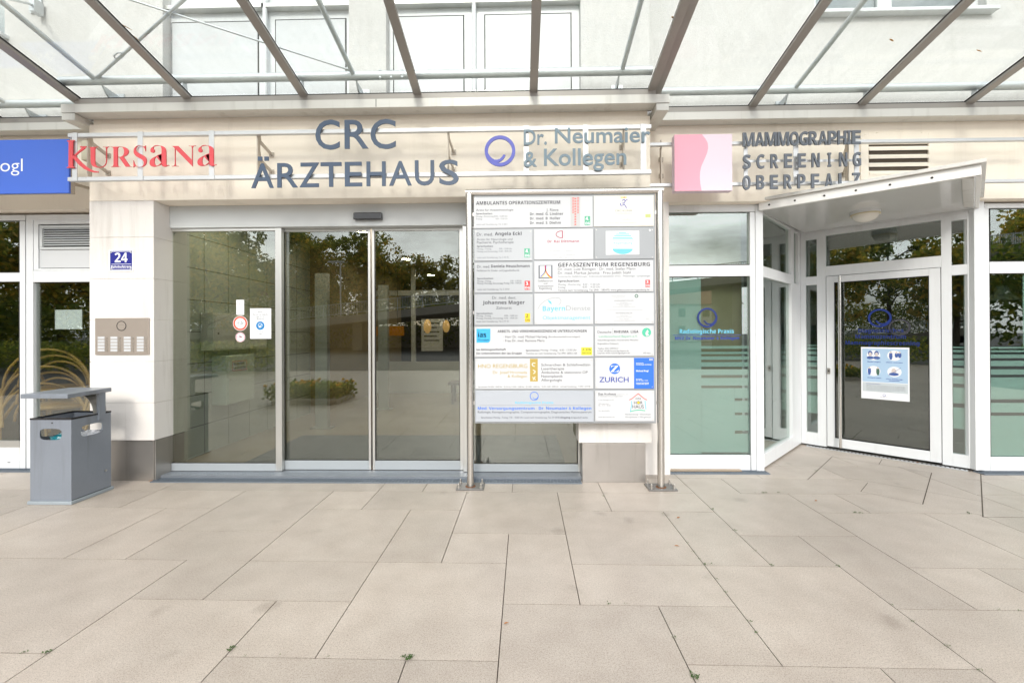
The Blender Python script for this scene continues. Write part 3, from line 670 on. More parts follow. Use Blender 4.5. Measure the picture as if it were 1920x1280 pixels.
def td(mb, body, u0, v0, u1, v1, cap, off=-.012, **k):
    s0, z0 = dp(u0, v0); s1_, z1_ = dp(u1, v1); zz = (z0+z1_)/2; um = (u0+u1)/2
    H = dp(um, (v0+v1)/2-cap)[1]-dp(um, (v0+v1)/2)[1]
    text(mb, body, DP(s0, zz, off), DP(s1_, zz, off), (0,0,H), nrm=nrm_d, **k)
mb = MB()
s_, z_ = dp(1649, 596); ring_logo(mb, DP(s_, z_, -.0135), .104, .084, nrm_d, (0,0,1), m_decal)
s_, z_ = dp(1686, 613.5); ring_logo(mb, DP(s_, z_, -.0135), .093, .076, nrm_d, (0,0,1), m_text, .0015)
mb.use(m_decal); td(mb, bold('Diagnostisches'), 1609, 624, 1694, 622.5, 8); td(mb, bold('Mammozentrum'), 1603.5, 635.5, 1698.5, 634, 7.6); td(mb, bold('Mammographiescreening'), 1585, 647, 1724, 646, 8)
mb.build('door_lettering', None, door)
# practice interior behind the right windows
m_prac = mat('practice wall', (.34, .40, .36), .7, var=.05); m_pfloor = mat('practice floor', (.26, .28, .26), .4)
mb = MB().use(m_prac); mb.box(2.36, 11.1, 9.0, 9.1, 0, 2.95); mb.box(5.2, 5.3, 6.3, 9, 0, 2.95); mb.build('practice_wall', None, B)
mb = MB().use(m_pfloor); mb.box(2.36, 11.1, 5.6, 9.0, -.01, .02); mb.add([(1.4,YS+.08,.012),(2.45,YS+.08,.012),(3.48,5.6,.012),(1.4,5.6,.012)], [(0,1,2,3)]); mb.add([(4.56,YS+.08,.012),(11.1,YS+.08,.012),(11.1,5.6,.012),(3.48,5.6,.012)], [(0,1,2,3)]); mb.build('practice_floor', None, B)
m_brown = mat('brown cupboard', (.035, .03, .025), .5, var=.1)
mb = MB().use(m_brown); mb.box(1.3, 2.30, 5.7, 5.8, .02, 2.9); mb.box(1.3, 1.36, 4.8, 5.7, .02, 2.9); mb.build('practice_partition', None, B)
mb = MB().use(m_white)                              # white door standing inside the recess
mb.box(3.05, 3.11, 6.2, 7.1, .02, 2.2); mb.box(2.4, 3.05, 6.2, 6.25, .02, 2.2); mb.build('inner_door', None, B, bevel=.003)
# café room behind the left windows
m_cafe = mat('brown café wall', (.16, .11, .07), .7, var=.2); m_cfloor = mat('dark wood floor', (.13, .09, .06), .4, var=.2)
mb = MB().use(m_cafe); mb.box(-11.1, -4.0, 9.0, 9.1, 0, 2.95); mb.box(-4.0, -3.96, YW+.33, 9.0, 0, 2.95); mb.build('café_wall'.replace('é','e'), None, B)
mb = MB().use(m_cfloor); mb.box(-11.1, -4.0, YS+.08, 9.0, -.01, .02); mb.build('cafe_floor', None, B)

# ---------------------------------------------------------------- glass roofs over the pavement
SLOPE = .23
def canopy(label, xa, xb, yg, yw, zg, raf, pipe, arms, seam=None, endl=True, endr=True, plates=()):
    c = thing('glass_canopy', label, 'canopy', ((xa+xb)/2, yw, zg))
    m = MB().use(m_gutter); m.box(xa, xb, yg, yw-.002, zg, zg+.078)
    if seam:
        m.use(m_gasket); m.box(seam-.003, seam+.003, yg-.0015, yg, zg+.004, zg+.076)
    m.build('gutter', None, c, bevel=.004)
    zc_ = zg+.080; yc = yg+.012
    m = MB().use(m_rafter); m.box(xa+.12, xb-.12, yc, yc+.07, zc_, zc_+.052); m.use(m_gasket); m.box(xa+.12, xb-.12, yc+.006, yc+.06, zc_+.052, zc_+.064); m.build('cross_rail', None, c, bevel=.002)
    Ln = 2.6; dv = Vector((0, -1, SLOPE))
    O = Vector((0, yc+.03, zc_+.030))
    for x in raf:
        m = MB().use(m_rafter); m.obox(O+Vector((x-.036, 0, 0)), dv*Ln, (.072, 0, 0), (0, 0, .022)); m.build('rafter', None, c, bevel=.002)
        m = MB().use(m_gasket); m.obox(O+Vector((x-.030, 0, .0225)), dv*Ln, (.060, 0, 0), (0, 0, .022)); m.build('glazing_bar', None, c)
    for a, b in zip(raf, raf[1:]):
        m = MB().use(m_glassr); m.obox(O+Vector((a+.034, 0, .046)), dv*Ln, (b-a-.068, 0, 0), (0, 0, .012)); m.build('glass_pane', None, c)
    yp, zp = yg-.04, pipe
    m = MB().use(m_galv); m.tube([(xa+.05 if endl else xa, yp, zp), (xb-.17 if endr else xb, yp, zp)], .038, 20)
    if seam:
        for k in range(3):
            for s_ in (-1, 1): m.sphere((seam+.06+k*.10, yp-.022, zp+.032*s_), .013, .013, .013, 10, 6)
    m.build('pipe', None, c)
    for x in arms:
        m = MB().use(m_galv); m.tube([Vector((x, yp, zp)), Vector((x, yp, zp))+dv*2.4], .021, 14); m.build('arm', None, c)
    for x in plates:
        m = MB().use(m_galv); m.prism([(x, yp+.02, zp-.03), (x, yw-.012, zp-.045), (x, yw-.012, zp-.17), (x, yp+.06, zp-.09)], (.014, 0, 0)); m.box(x-.03, x+.075, yw-.012, yw+.004, zp-.19, zp-.03)
        m.tube([(x+.045, yw-.03, zp-.075), (x+.045, yw-.01, zp-.075)], .012, 8); m.build('bracket', None, c)
    for x in raf[1:-1]:
        m = MB().use(m_galv); m.prism([(x+.0, yp+.03, zp+.01), (x+.0, yp-.01, zp-.035), (x, yp-.03, zp-.10), (x, yp+.05, zp-.10)], (.012, 0, 0)); m.build('fin', None, c)
    return c, yp, zp
Yg = 3.985
xa, xb = X(114, Yg, 200), X(1255.5, Yg, 185)
rc = [X(u, Yg+.02, 180) for u in (143, 352, 570, 783, 1000.5, 1222)]
pz = P(650, 143, Yg-.04).z
armx = [X(u, Yg-.04, 140) for u in (182, 664, 1166)]
c1, yp, zp = canopy('glass canopy in the middle over the directory board and sliding doors', xa, xb, Yg, YP, ZG, rc, pz, armx, seam=X(705, Yg, 190), plates=[X(u, Yg+.05, 170) for u in (203, 672, 1156)])
def PR(u, v):                                       # point of the bracing plane above the roof
    d = ray(u, v); t = (zp+SLOPE*yp-EYE)/(d.z+SLOPE*d.y); return Vector((0,0,EYE))+d*t
for a, b in (((182, 146), (345, 0)), ((660, 133), (245, 0))):
    p = PR(*a); q = p+(PR(*b)-p)*2.6
    m = MB().use(m_galv); m.tube([p, q], .0125 if a[0] < 300 else .008, 10)
    dd = (q-p).normalized(); sx_ = dd.cross(Vector((0,0,1))).normalized()
    m.bar(p+dd*.0, p+dd*.05, .03, .012)
    if a[0] < 300:
        k = PR(223, 105); 
        for s_ in (-1, 1): m.tube([k-dd*.06+sx_*.004*s_, k-dd*.035+sx_*.022*s_, k+dd*.035+sx_*.022*s_, k+dd*.06+sx_*.004*s_], .006, 8)
    m.build('tie_rod', None, c1)
# supports under the two ends of the middle gutter
for u0, u1, v0, v1, s_ in ((114.5, 139, 214, 226, 1), (1231, 1254.5, 191, 203, 1)):
    m = MB().use(m_gutter); a, b = X(u0, Yg, 218), X(u1, Yg, 197); m.box(a, b, Yg+.004, YW-.004, ZG-.068, ZG-.003); m.build('end_support', None, c1, bevel=.004)
YgS = 4.275; ZGS = 3.465
xs_ = [rc[-1]+.076, X(1410, YgS+.02, 205), X(1615, YgS+.02, 200), X(1817, YgS+.02, 195)]; st = xs_[2]-xs_[1]
xs_ += [xs_[-1]+st*k for k in (1, 2, 3, 4)]
pzr = P(1600, 166, YgS-.04).z
c2, _, _ = canopy('glass canopy on the right above the grey lettering and corner door', xb-.10, xs_[-1]+.2, YgS, YW, ZGS, xs_, pzr, [X(1489, YgS-.04, 160), X(1489, YgS-.04, 160)+2.3], endl=False, plates=[X(1468, YgS+.05, 185)])
xq = rc[0]-.076
xs_ = [xq-st*k for k in (4, 3, 2, 1, 0)]
pzl = P(50, 195, YgS-.04).z
c3, yp3, zp3 = canopy('glass canopy at the left edge above the blue sign', xs_[0]-.2, xa+.10, YgS, YW, ZGS, xs_, pzl, [X(14, YgS-.04, 190), X(14, YgS-.04, 190)-2.3], endr=False, plates=[X(60, YgS+.05, 215)])
m = MB().use(m_galv)
px_box(m, 55, 77, -12, 24, YW-.008, .012); px_box(m, 54, 64, -4, 20, YW-.10, .09)
p = P(58, 8, YW-.09); m.tube([p, P(8, 1, YW-.75)+Vector((0,0,.02)), P(8, 1, YW-.75)+(P(8, 1, YW-.75)-p)*1.5], .012, 10); m.build('wall_stay', None, c3)

# ---------------------------------------------------------------- sign rails
def rail_set(label, Y, rails, uu, posts, thin, brackets, wallY, vtop, vbot):
    r = thing('sign_rail', label, 'sign rail', (P(sum(uu)/2, 300, Y).x, wallY, 2.8))
    zs = []
    for va, vb, h in rails:
        z = (P(uu[0], va, Y).z+P(uu[1], vb, Y).z)/2; zs.append(z)
        m = MB().use(m_rail); m.box(X(uu[0], Y, va), X(uu[1], Y, vb), Y, Y+.035, z-h/2, z+h/2); m.build('rail', None, r, bevel=.002)
    for u0, u1 in posts:
        m = MB().use(m_rail); m.box(X(u0, Y, 300), X(u1, Y, 300), Y-.006, Y, zs[1]-.02, zs[0]+.02); m.build('post', None, r, bevel=.001)
    for u0, u1, v0, v1 in thin:
        m = MB().use(m_rail); px_box(m, u0, u1, v0, v1, Y-.009, .003); m.build('carrier_strip', None, r)
    for ur, (uw, vw) in brackets:
        x = X(ur, Y+.04, 290); w = P(uw, vw, wallY); m = MB().use(m_bracket)
        m.box(x-.005, x+.005, Y+.035, Y+.075, zs[1]+.01, zs[0]-.01)
        for dz in (0, -.165):
            hw = w.z+dz
            pts = [(x, Y+.06, hw+.13), (x+(w.x-x)*.15, Y+.05+.02, hw+.06), (w.x, wallY-.005, hw)]
            for p, q in zip(pts, pts[1:]): m.bar(p, q, .012, .03, up=(0, .3, 1))
            m.box(w.x-.022, w.x+.022, wallY-.012, wallY, hw-.022, hw+.022); m.tube([(w.x, wallY-.03, hw), (w.x, wallY-.01, hw)], .011, 8)
        m.build('bracket', None, r)
    return r
m_acr, ta_, Na_, La_, ba_ = nodes('clear acrylic strip')
ba_.inputs['Base Color'].default_value = (.85,.85,.86,1); ba_.inputs['Alpha'].default_value = .16; ba_.inputs['Roughness'].default_value = .2
YRL = 3.90
rail_set('long pair of silver rails across the portal carrying three signs', YRL, ((253, 237.5, .036), (335.5, 322, .036)), (126.5, 1221.5),
         ((136, 145.5), (258.8, 268.5), (392.3, 402), (982, 991.5), (1093, 1103), (1201, 1211.5)),
         (),
         ((165, (204, 293)), (483, (510, 291)), (840, (851, 286)), (1170, (1166, 277))), YP, 0, 0)
YRR = 4.19
rail_set('pair of silver rails on the right wall behind the pink panel', YRR, ((271.8, 258.3, .030), (348, 336.5, .030)), (1216, 1960), ((1394, 1401.5), (1487, 1496.5), (1601, 1610)), ((1401.5, 1486, 299.5, 304), (1497, 1600, 299, 303.5)), ((1240, (1239, 300)), (1590, (1580, 297))), YW, 0, 0)

# ---------------------------------------------------------------- mounted lettering
def sign(name, label, at, cat='sign'): return thing(name, label, cat, at)
YT = YRL-.012
s = sign('sign_lettering', 'coral red serif letters on the rails above the house number pillar', P(268, 315, YRL))
m = MB().use(m_red)
D_ = .010
def lett(mb, body, u0, u1, vb0, vb1, cap, Y, **k):  # each mounted letter is a part of its sign
    q = MB().use(mb.mats[mb.cur]); tpx(q, body, u0, vb0, u1, vb1, cap, Y, depth=D_, **k)
    if body == 'A' and mb.mats[0] is m_navy and u0 < 480:
        for u in (487.2, 499.5): px_box(q, u-4, u+4, 293.7, 301.2, YT-D_, D_)
    q.build('letter' if len(body.strip('.')) < 2 else 'word', None, s)
W_ = -.018
z_b = lambda u: 315.6-(u-127)*.0117
for ch, u0, u1, cap in (('U', 166.5, 206, 39), ('R', 209.5, 248.5, 39)): lett(m, serif(ch), u0, u1, z_b(u0), z_b(u1), cap, YT, weight=W_)
lett(m, serif('S'), 251.5, 276, z_b(251)+.5, z_b(276)+.5, 41, YT, weight=W_)
lett(m, serif('a'), 282, 318.5, z_b(282)+.5, z_b(318)+.5, 41, YT, weight=W_-.004)
lett(m, serif('N'), 323, 368, z_b(323), z_b(368), 39, YT, weight=W_)
lett(m, serif('a'), 371.5, 407.5, z_b(371)+.3, z_b(407)+.3, 40, YT, weight=W_-.004)
def poly(mb, pts, Y, th): mb.prism([P(u, v, Y) for u, v in pts], (0, -th, 0))
poly(m, [(127.5,264.4),(140.8,263.4),(141,265.2),(138.2,265.8),(138,289.5),(138,312.5),(140.8,313.6),(140.8,315.2),(127,316),(127,314.2),(130,313.2),(130.5,267),(127.5,266.3)], YT, D_)
def stroke(mb, pts, ws, Y, th):
    L_, R_ = [], []
    for i, p in enumerate(pts):
        a = Vector(pts[max(i-1, 0)]); b = Vector(pts[min(i+1, len(pts)-1)]); n = Vector((-(b-a).y, (b-a).x)).normalized()
        L_.append(Vector(p)+n*ws[i]/2); R_.append(Vector(p)-n*ws[i]/2)
    for i in range(len(pts)-1):
        mb.prism([P(q.x, q.y, Y) for q in (L_[i], L_[i+1], R_[i+1], R_[i])], (0, -th, 0))
stroke(m, [(160,277),(150,285),(141,293)], [4.5,3.2,3], YT, D_); poly(m, [(152,275.3),(163,275),(163,277.3),(152,277.6)], YT, D_)
stroke(m, [(139,293),(146,301),(153,308.5),(161,315),(170,320),(178,322.6),(186,323.2)], [6,6.6,6.8,6.2,4.6,3,1.8], YT, D_)
m.build('letter', None, s, bevel=.0015)
s = sign('sign_lettering', 'large slate blue capitals in two lines over the sliding doors', P(666, 352, YRL))
m = MB().use(m_navy); D_ = .010
for ch, u0, u1 in (('C', 592.3, 637.5), ('R', 646.8, 691.5), ('C', 695.3, 742.5)):
    dd = .6 if ch == 'C' else 0
    lett(m, ch, u0, u1, 279.7-(u0-592)*.012+dd, 279.7-(u1-592)*.012+dd, 53 if ch == 'R' else 54.5, YT, weight=.009)
m = MB().use(m_navy)
for ch, u0, u1 in (('A', 472.3, 514), ('R', 520.8, 559.5), ('Z', 562.5, 599), ('T', 602, 641), ('E', 647.3, 679.5), ('H', 687.8, 723.8), ('A', 730.3, 772.5), ('U', 778.3, 814.5), ('S', 823.8, 860.5)):
    b = lambda u: 352.8-(u-472)*.0173
    lett(m, ch, u0, u1, b(u0), b(u1), 45.2 if ch not in 'US' else 46, YT, weight=.009)
s = sign('sign_lettering', 'violet blue ring emblem with two lines of blue grey letters', P(1075, 315, YRL))
m = MB(); c = P(937.6, 284.2, YT); ring_logo(m, c, 28.8/FOC*YT, 22.6/FOC*YT, (0,-1,0), (0,0,1), m_blue, .016, False); m.build('ring_emblem', None, s)
m = MB().use(m_bluegrey); D_ = .010
lett(m, 'Dr.', 982, 1025.3, 272.2, 271.2, 28.2, YT, weight=.012); lett(m, 'Neumaier', 1040.3, 1219, 270.6, 265.4, 28.6, YT, weight=.012)
m = MB().use(m_bluegrey); lett(m, '&', 982, 1006.8, 313.2, 312.6, 27.5, YT, weight=.012); lett(m, 'Kollegen', 1020, 1174, 312.2, 307.8, 31.2, YT, weight=.012)
YM = YRR-.035
s = sign('sign_lettering', 'three lines of narrow brushed grey capitals right of the pink panel', P(1502, 356, YM))
D_ = .014
def spaced(mb, word, u0, u1, v0, v1, cap, wid):
    n = len(word)
    for i, ch in enumerate(word):
        w = wid*(.42 if ch == 'I' else 1.25 if ch == 'M' else 1.0)
        if wid > 15: continue
        c_ = u0+wid/2+(u1-u0-wid)*i/(n-1); t = i/(n-1)
        vb = v0+(v1-v0)*t; lett(mb, bold(ch), c_-w/2, c_+w/2, vb, vb, cap, YM)
m = MB().use(m_letter)
adv = {'M': 1.32, 'I': .52}; word = 'MAMMOGRAPHIE'; tot = sum(adv.get(ch, 1) for ch in word); cur = 1391.3; un = (1613.2-1391.3)/tot
for ch in word:
    w = adv.get(ch, 1)*un; a, b = cur+.6, cur+w-.9; vb = 275.4-(cur-1391)*.0205; lett(m, bold(ch), a, b, vb, vb, 25.5, YM); cur += w
m = MB().use(m_letter); spaced(m, 'SCREENING', 1392, 1612.8, 317.3, 312.4, 26.2, 14.6)
m = MB().use(m_letter); spaced(m, 'OBERPFALZ', 1391.6, 1611.5, 356.4, 351.2, 26.4, 14.6)
# pink panel
s = sign('logo_panel', 'square pink panel with a wavy two-tone pattern on rails', P(1318, 358, 4.10))
m = MB().use(m_pinkl); zt_, zb2 = P(1318, 252, 4.10).z, P(1318, 358, 4.10).z; x0_, x1_ = X(1264.5, 4.10, 300), X(1373, 4.10, 300); m.box(x0_, x1_, 4.10, 4.17, zb2, zt_); m.build('panel', None, s, bevel=.002)
m = MB().use(m_pink); wv = []
R_ = lambda x, y: (1180+x/4.922, 140+y/4.922)
right = [(668,556),(700,590),(722,630),(727,675),(718,720),(700,765),(680,810),(662,850),(652,900),(650,950),(655,1010),(668,1074)]
pr_ = [P(*R_(x, y), 4.0985) for x, y in right]; pr_[0].z = zt_-.001; pr_[-1].z = zb2+.001
n_ = len(pr_)
for a, b in zip(pr_, pr_[1:]): m.prism([Vector((x0_+.001, 4.0985, a.z)), a, b, Vector((x0_+.001, 4.0985, b.z))], (0, -.001, 0))
m.build('wave_print', None, s)
# blue sign at the left edge
YBS = 4.03
s = sign('advertising_sign', 'bright blue illuminated-box sign with white letters at the left edge', P(40, 362, YBS))
m = MB().use(m_signblue); z0_, z1_ = P(128, 362, YBS).z, P(128, 260.5, YBS).z; m.box(X(-230, YBS), X(129.3, YBS), YBS, YBS+.022, z0_, z1_); m.use(m_bracket).box(X(-230, YBS), X(129.3, YBS)-.012, YBS+.0225, YBS+.075, z0_+.01, z1_-.01); m.build('sign_box', None, s, bevel=.004)
m = MB().use(m_txtwhite); tpx(m, 'ogl', .5, 321.8, 42.5, 321.2, 23.5, YBS-.001, weight=-.004); m.build('lettering', None, s)
m = MB().use(m_bracket); m.bar(P(134, 362, YBS+.06), P(135, 343, YBS+.06), .02, .02); m.bar(P(135, 344, YBS+.06), P(166, 353, YW-.02), .02, .025); m.bar(P(-120, 344, YBS+.06), P(-90, 353, YW-.02), .02, .025); m.build('bracket', None, s)
# floodlight box behind the red letters
s = sign('junction_box', 'small beige box mounted on the wall behind the red letters', P(163, 300, YW-.1), 'box')
m = MB().use(mat('beige plastic', (.60, .56, .44), .5)); px_box(m, 152, 168, 263, 300, YW-.12, .12); m.build('housing', None, s, bevel=.005)

# ---------------------------------------------------------------- wall vent
YV = YW-.014
s = sign('wall_vent', 'cream louvred ventilation grille right of the grey lettering', P(1684, 335, YW), 'vent')
zt_, zb2 = P(1684, 249, YV).z, P(1684, 336, YV).z; zo0, zo1 = P(1684, 321, YV).z, P(1684, 270, YV).z
x0_, x1_, xo0, xo1 = X(1614, YV, 300), X(1750, YV, 300), X(1629, YV, 300), X(1741.5, YV, 300)
m = MB().use(m_cream); m.box(x0_, xo0, YV, YW, zb2, zt_); m.box(xo1, x1_, YV, YW, zb2, zt_); m.box(xo0, xo1, YV, YW, zb2, zo0); m.box(xo0, xo1, YV, YW, zo1, zt_)
for u_, v_ in ((1622, 252), (1644, 249), (1728, 248), (1644, 329), (1726, 326)): c = P(u_, v_, YV); m.tube([c, c+Vector((0,-.005,0))], .006, 8)
m.build('frame', None, s, bevel=.002)
m = MB().use(mat('rusty insect mesh', (.09, .07, .05), .8, var=.3, vs=12)); m.box(xo0, xo1, YW-.0015, YW-.0005, zo0, zo1); m.build('insect_mesh', None, s)
for k in range(4):
    z = zo1-.012-(zo1-zo0-.012)*k/3.2
    m = MB().use(m_cream); m.obox((xo0+.001, YV-.004, z-.052), (xo1-xo0-.002, 0, 0), (0, .02, .022), (0, -.004, .024)); m.build('slat', None, s, bevel=.001)

# ---------------------------------------------------------------- roof over the corner door
Fq = PG(1839, 327, 2.635); ZS = 2.635
Aq = Vector((2.39, 4.465, ZS)); Cq = Vector((C_.x+.01, YS-.035, ZS)); Bq = Vector((3.485, 5.50, ZS))
s = thing('porch_roof', 'white diamond-shaped roof jutting out over the corner door', 'porch roof', (3.4, 4.4, ZS))
m_soff = mat('glossy white soffit', (.62, .63, .63), .12, spec=.6)
m = MB().use(m_soff); m.prism([Aq, Fq, Cq, Bq], (0, 0, .02)); m.build('soffit', None, s)
m = MB().use(m_whitewarm)
def edge(p, q, h, inn):
    dd = (q-p).normalized(); n = Vector((-dd.y, dd.x, 0)); m.obox(p-n*.004+Vector((0,0,-.004)), q-p, n*.03*inn, (0, 0, h))
edge(Aq, Fq, .085, 1); edge(Fq, Cq, .085, 1); m.build('fascia', None, s, bevel=.003)
m = MB().use(m_gutter); m.prism([p+Vector((0,0,.082)) for p in (Aq+Vector((-.02,-.03,0)), Fq+Vector((0,-.045,0)), Cq+Vector((.04,-.01,0)), Bq)], (0,0,.03)); m.build('roof_cover', None, s, bevel=.003)
m = MB().use(m_dark); ee = (Fq-Aq); nn = Vector((ee.y, -ee.x, 0)).normalized()
for t in (.06, .20, .35, .5, .65, .82):
    p = Aq+ee*t+nn*.004+Vector((0,0,.035)); m.disc(p, .009, nn, (0,0,1), 12, .004)
m.build('screw', None, s)
m = MB().use(m_gutter); dd = (Cq-Fq); m.obox(Fq+dd*.05+Vector((-.13,.02,-.012)), dd*.86, (.10, 0, 0), (0,0,.012)); m.build('drip_tray', None, s, bevel=.003)
lp = PG(1622.5, 402, ZS-.03)
s = thing('ceiling_lamp', 'round white lamp under the porch roof', 'lamp', (lp.x, lp.y, ZS))
m = MB().use(m_white); m.tube([(lp.x, lp.y, ZS), (lp.x, lp.y, ZS-.028)], .122, 32); m.build('base', None, s, bevel=.004)
m = MB().use(mat('yellowed ring', (.62, .55, .36), .4)); m.disc((lp.x, lp.y, ZS-.028), .124, (0,0,-1), (0,1,0), 36, .010, .10); m.build('ring', None, s)
m = MB().use(mat('opal glass', (.78, .76, .70), .2)); m.sphere((lp.x, lp.y, ZS-.036), .112, .112, .075, 28, 10, -1.0, 0.0); m.build('shade', None, s)

# ---------------------------------------------------------------- directory board
YB = 3.99; rT = .0315; m_base = mat('dull base steel', (.20, .195, .19), .5, .5, var=.25, vs=14)
bx0, bx1 = X(881, YB, 640), X(1238, YB, 640); ztop = P(1060, 359.5, YB).z
s = thing('directory_board', 'steel framed directory board with rows of tenant plaques on two posts', 'directory board', ((bx0+bx1)/2, YB, 0))
bd = s
for x in (bx0, bx1):
    m = MB().use(m_tube); m.tube([(x, YB, .012), (x, YB, ztop-rT*0), ], rT, 24); m.build('post', None, s)
    m = MB().use(m_base); m.box(x-.125, x+.125, YB-.075, YB+.10, .001, .013); bp_o = m.build('base_plate', None, s, bevel=.002)
    m = MB().use(mat('rust', (.16, .07, .03), .9, var=.3, vs=60)); m.disc((x, YB, .0132), .047, (0,0,1), (0,1,0), 20, .0015, .03); m.build('rust_ring', None, bp_o)
    for dx in (-.10, .10):
        for dy in (-.05, .075):
            m = MB().use(m_steel); m.tube([(x+dx, YB+dy, .013), (x+dx, YB+dy, .026)], .014, 6); m.tube([(x+dx, YB+dy, .026), (x+dx, YB+dy, .05)], .008, 8); m.sphere((x+dx, YB+dy, .05), .0085, .0085, .008, 8, 6); m.build('bolt', None, bp_o)
m = MB().use(m_tube); m.tube([(bx0-rT*.98, YB-.0005, ztop), (bx1+rT*.98, YB-.0005, ztop)], rT*1.005, 24); m.build('top_bar', None, s)
def pxr(u0, u1, v0, v1, Y): a = P(u0, (v0+v1)/2, Y); b = P(u1, (v0+v1)/2, Y); return a.x, b.x, P((u0+u1)/2, v1, Y).z, P((u0+u1)/2, v0, Y).z
x0_, x1_, z0_, z1_ = pxr(889, 1229, 365.5, 793, YB)
m = MB().use(m_board); m.box(x0_, x1_, YB-.004, YB+.022, z0_, z1_); m.build('back_panel', None, s, bevel=.003)
m = MB().use(m_steel)
for v in (400, 585, 755):
    for xa_, xb_ in ((bx0+rT*.8, x0_), (x1_, bx1-rT*.8)): z = Zv(v, YB, 1060); m.box(xa_, xb_, YB+.0, YB+.012, z-.015, z+.015)
m.build('clip', None, s)
YPq = YB-.0125; YPt = YPq-.0008
Z6 = lambda x, y: (860+x/4.8, 340+y/4.8)
Z7 = lambda x, y: (860+x/4.8, 570+y/4.8)
class Plq:
    def __init__(q, u0, u1, vl0, vr0, vl1, vr1, mt, label=None, ZZ=Z6, screws=True):
        v0 = (vl0+vr0)/2; v1 = (vl1+vr1)/2; q.Z = ZZ
        m = MB().use(mt); px_box(m, u0, u1, v0, v1, YPq, .008)
        q.o = m.build('plaque', None, bd, bevel=.001)
        if label: q.o['label'] = label
        if screws:
            m = MB().use(m_steel)
            for uu in (u0+3, u1-3):
                for vv in (v0+3, v1-3): c = P(uu, vv, YPq); m.tube([c, c+Vector((0,-.003,0))], .0048, 8)
            m.build('screw', None, q.o)
        q.T = MB()
    def t(q, body, x0, x1, y, cap, m, wt=0, y1=None):  # coordinates of the zoomed survey photo
        a = q.Z(x0, y); b = q.Z(x1, y1 if y1 is not None else y-(x1-x0)*.008)
        tpx(q.T.use(m), bold(body) if wt >= .012 else body, a[0], a[1], b[0], b[1], cap/4.8, YPt, res=3)
    def lines(q, rows, m, wt=0):
        for r_ in rows: q.t(r_[0], r_[1], r_[2], r_[3], r_[4] if len(r_) > 4 else 15, m, wt)
    def rect(q, x0, x1, y0, y1, m, dz=.0004):
        a = q.Z(x0, y0); b = q.Z(x1, y1); px_box(q.T.use(m), a[0], b[0], a[1], b[1], YPq-dz, dz-.0001)
    def badge(q, x0, x1, y0, y1, m, rows, col):
        a = q.Z(x0, y0); b = q.Z(x1, y1); w = MB().use(m); px_box(w, a[0], b[0], a[1], b[1], YPq-.0015, .0013)
        for body, xa, xb, y, cap in rows:
            p_ = q.Z(xa, y); p2 = q.Z(xb, y); tpx(w.use(col), bold(body), p_[0], p_[1], p2[0], p2[1], cap/4.8, YPq-.0019, res=3)
        w.build('floor_badge', None, q.o)
    def done(q):
        if q.T.v: q.T.build('print', None, q.o)
def poly_on(q, pts, m, dz=.0006):
    vs = [P(*q.Z(x, y), YPq-dz) for x, y in pts]; q.T.use(m).prism(vs, (0, -.0002, 0))
def curve_on(q, pts, w, m, dz=.0006):
    for a, b in zip(pts, pts[1:]):
        a = Vector(a); b = Vector(b); n = Vector((-(b-a).y, (b-a).x)).normalized()*w/2; poly_on(q, [a+n, b+n, b-n, a-n], m, dz)
q = Plq(888.7, 1111, 371.5, 367.7, 428.5, 425, m_plaque)
q.t('AMBULANTES OPERATIONSZENTRUM', 157, 914, 211, 31, m_text, .02); q.t('Ärzte für Anaesthesiologie', 157, 492, 268, 22, m_grey); q.t('Sprechzeiten:', 157, 305, 299, 16, m_grey, .03)
q.lines([('Montag - Donnerstag 8:00 - 16:00 Uhr', 157, 442, 323, 14), ('Freitag', 157, 212, 346, 14), ('8:00 - 13:00 Uhr', 333, 442, 344, 14), ('sowie nach Vereinbarung, Tel. 5 28 0', 157, 438, 395, 14)], m_lgrey)
q.t('J. Rieve', 790, 898, 269, 24, m_grey, .01)
for t_, b_, y in (('Dr. med. G. Lindner', 942, 306), ('Dr. med. B. Holler', 915, 346), ('Dr. med. S. Diehm', 920, 386)): q.t(t_, 642, b_, y, 25, m_grey, .012)
q.rect(1006, 1095, 135, 408, mat('grey stripe', (.50, .50, .50), .3))
for k, (x, ya, yb) in enumerate(((1030, 145, 292), (1050, 150, 405), (1074, 145, 292))):
    for j in range(11):
        y = ya+(yb-ya)*j/11; q.rect(x-8, x+8, y, y+(yb-ya)/11*.55, m_coral, .0009)
q.badge(1134, 1184, 313, 395, m_green, (('4.', 1142, 1172, 350, 30), ('OG', 1140, 1180, 388, 22)), m_txtwhite); q.done()
m_plaquew = mat('cream glossy plaque', (.76, .73, .64), .12)
q = Plq(1113.8, 1225.6, 367.5, 366, 425, 423.5, m_plaquew, 'cream plaque with a blue curly emblem')
q.T.use(m_rblue)
curve_on(q, [(1470,175),(1488,162),(1500,178),(1490,196),(1470,198)], 7, m_blue); curve_on(q, [(1500,178),(1512,165),(1522,172)], 6, m_blue); curve_on(q, [(1462,198),(1452,206),(1458,218),(1476,216),(1490,205),(1500,222),(1512,240)], 7, m_blue)
q.rect(1458, 1512, 140, 149, m_yellow); q.rect(1484, 1496, 140, 149, m_redp, .0009)
q.t('CRC-KLINIK', 1408, 1565, 272, 16, m_lgrey, .01); q.t('REGENSBURG', 1418, 1560, 294, 10, m_fade); q.lines([('Telefon', 1450, 1560, 348, 11), ('Haus der Privatmedizin', 1345, 1600, 380, 12)], m_fade); q.rect(1680, 1728, 295, 325, mat('olive badge', (.5, .55, .2), .4)); q.done()
q = Plq(889.6, 998, 431.5, 430, 489.5, 488, m_plaqueg)
q.t('Dr. med.', 163, 308, 491, 27, m_text, .008); q.t('Angela Eckl', 326, 566, 486, 31, m_text, .014)
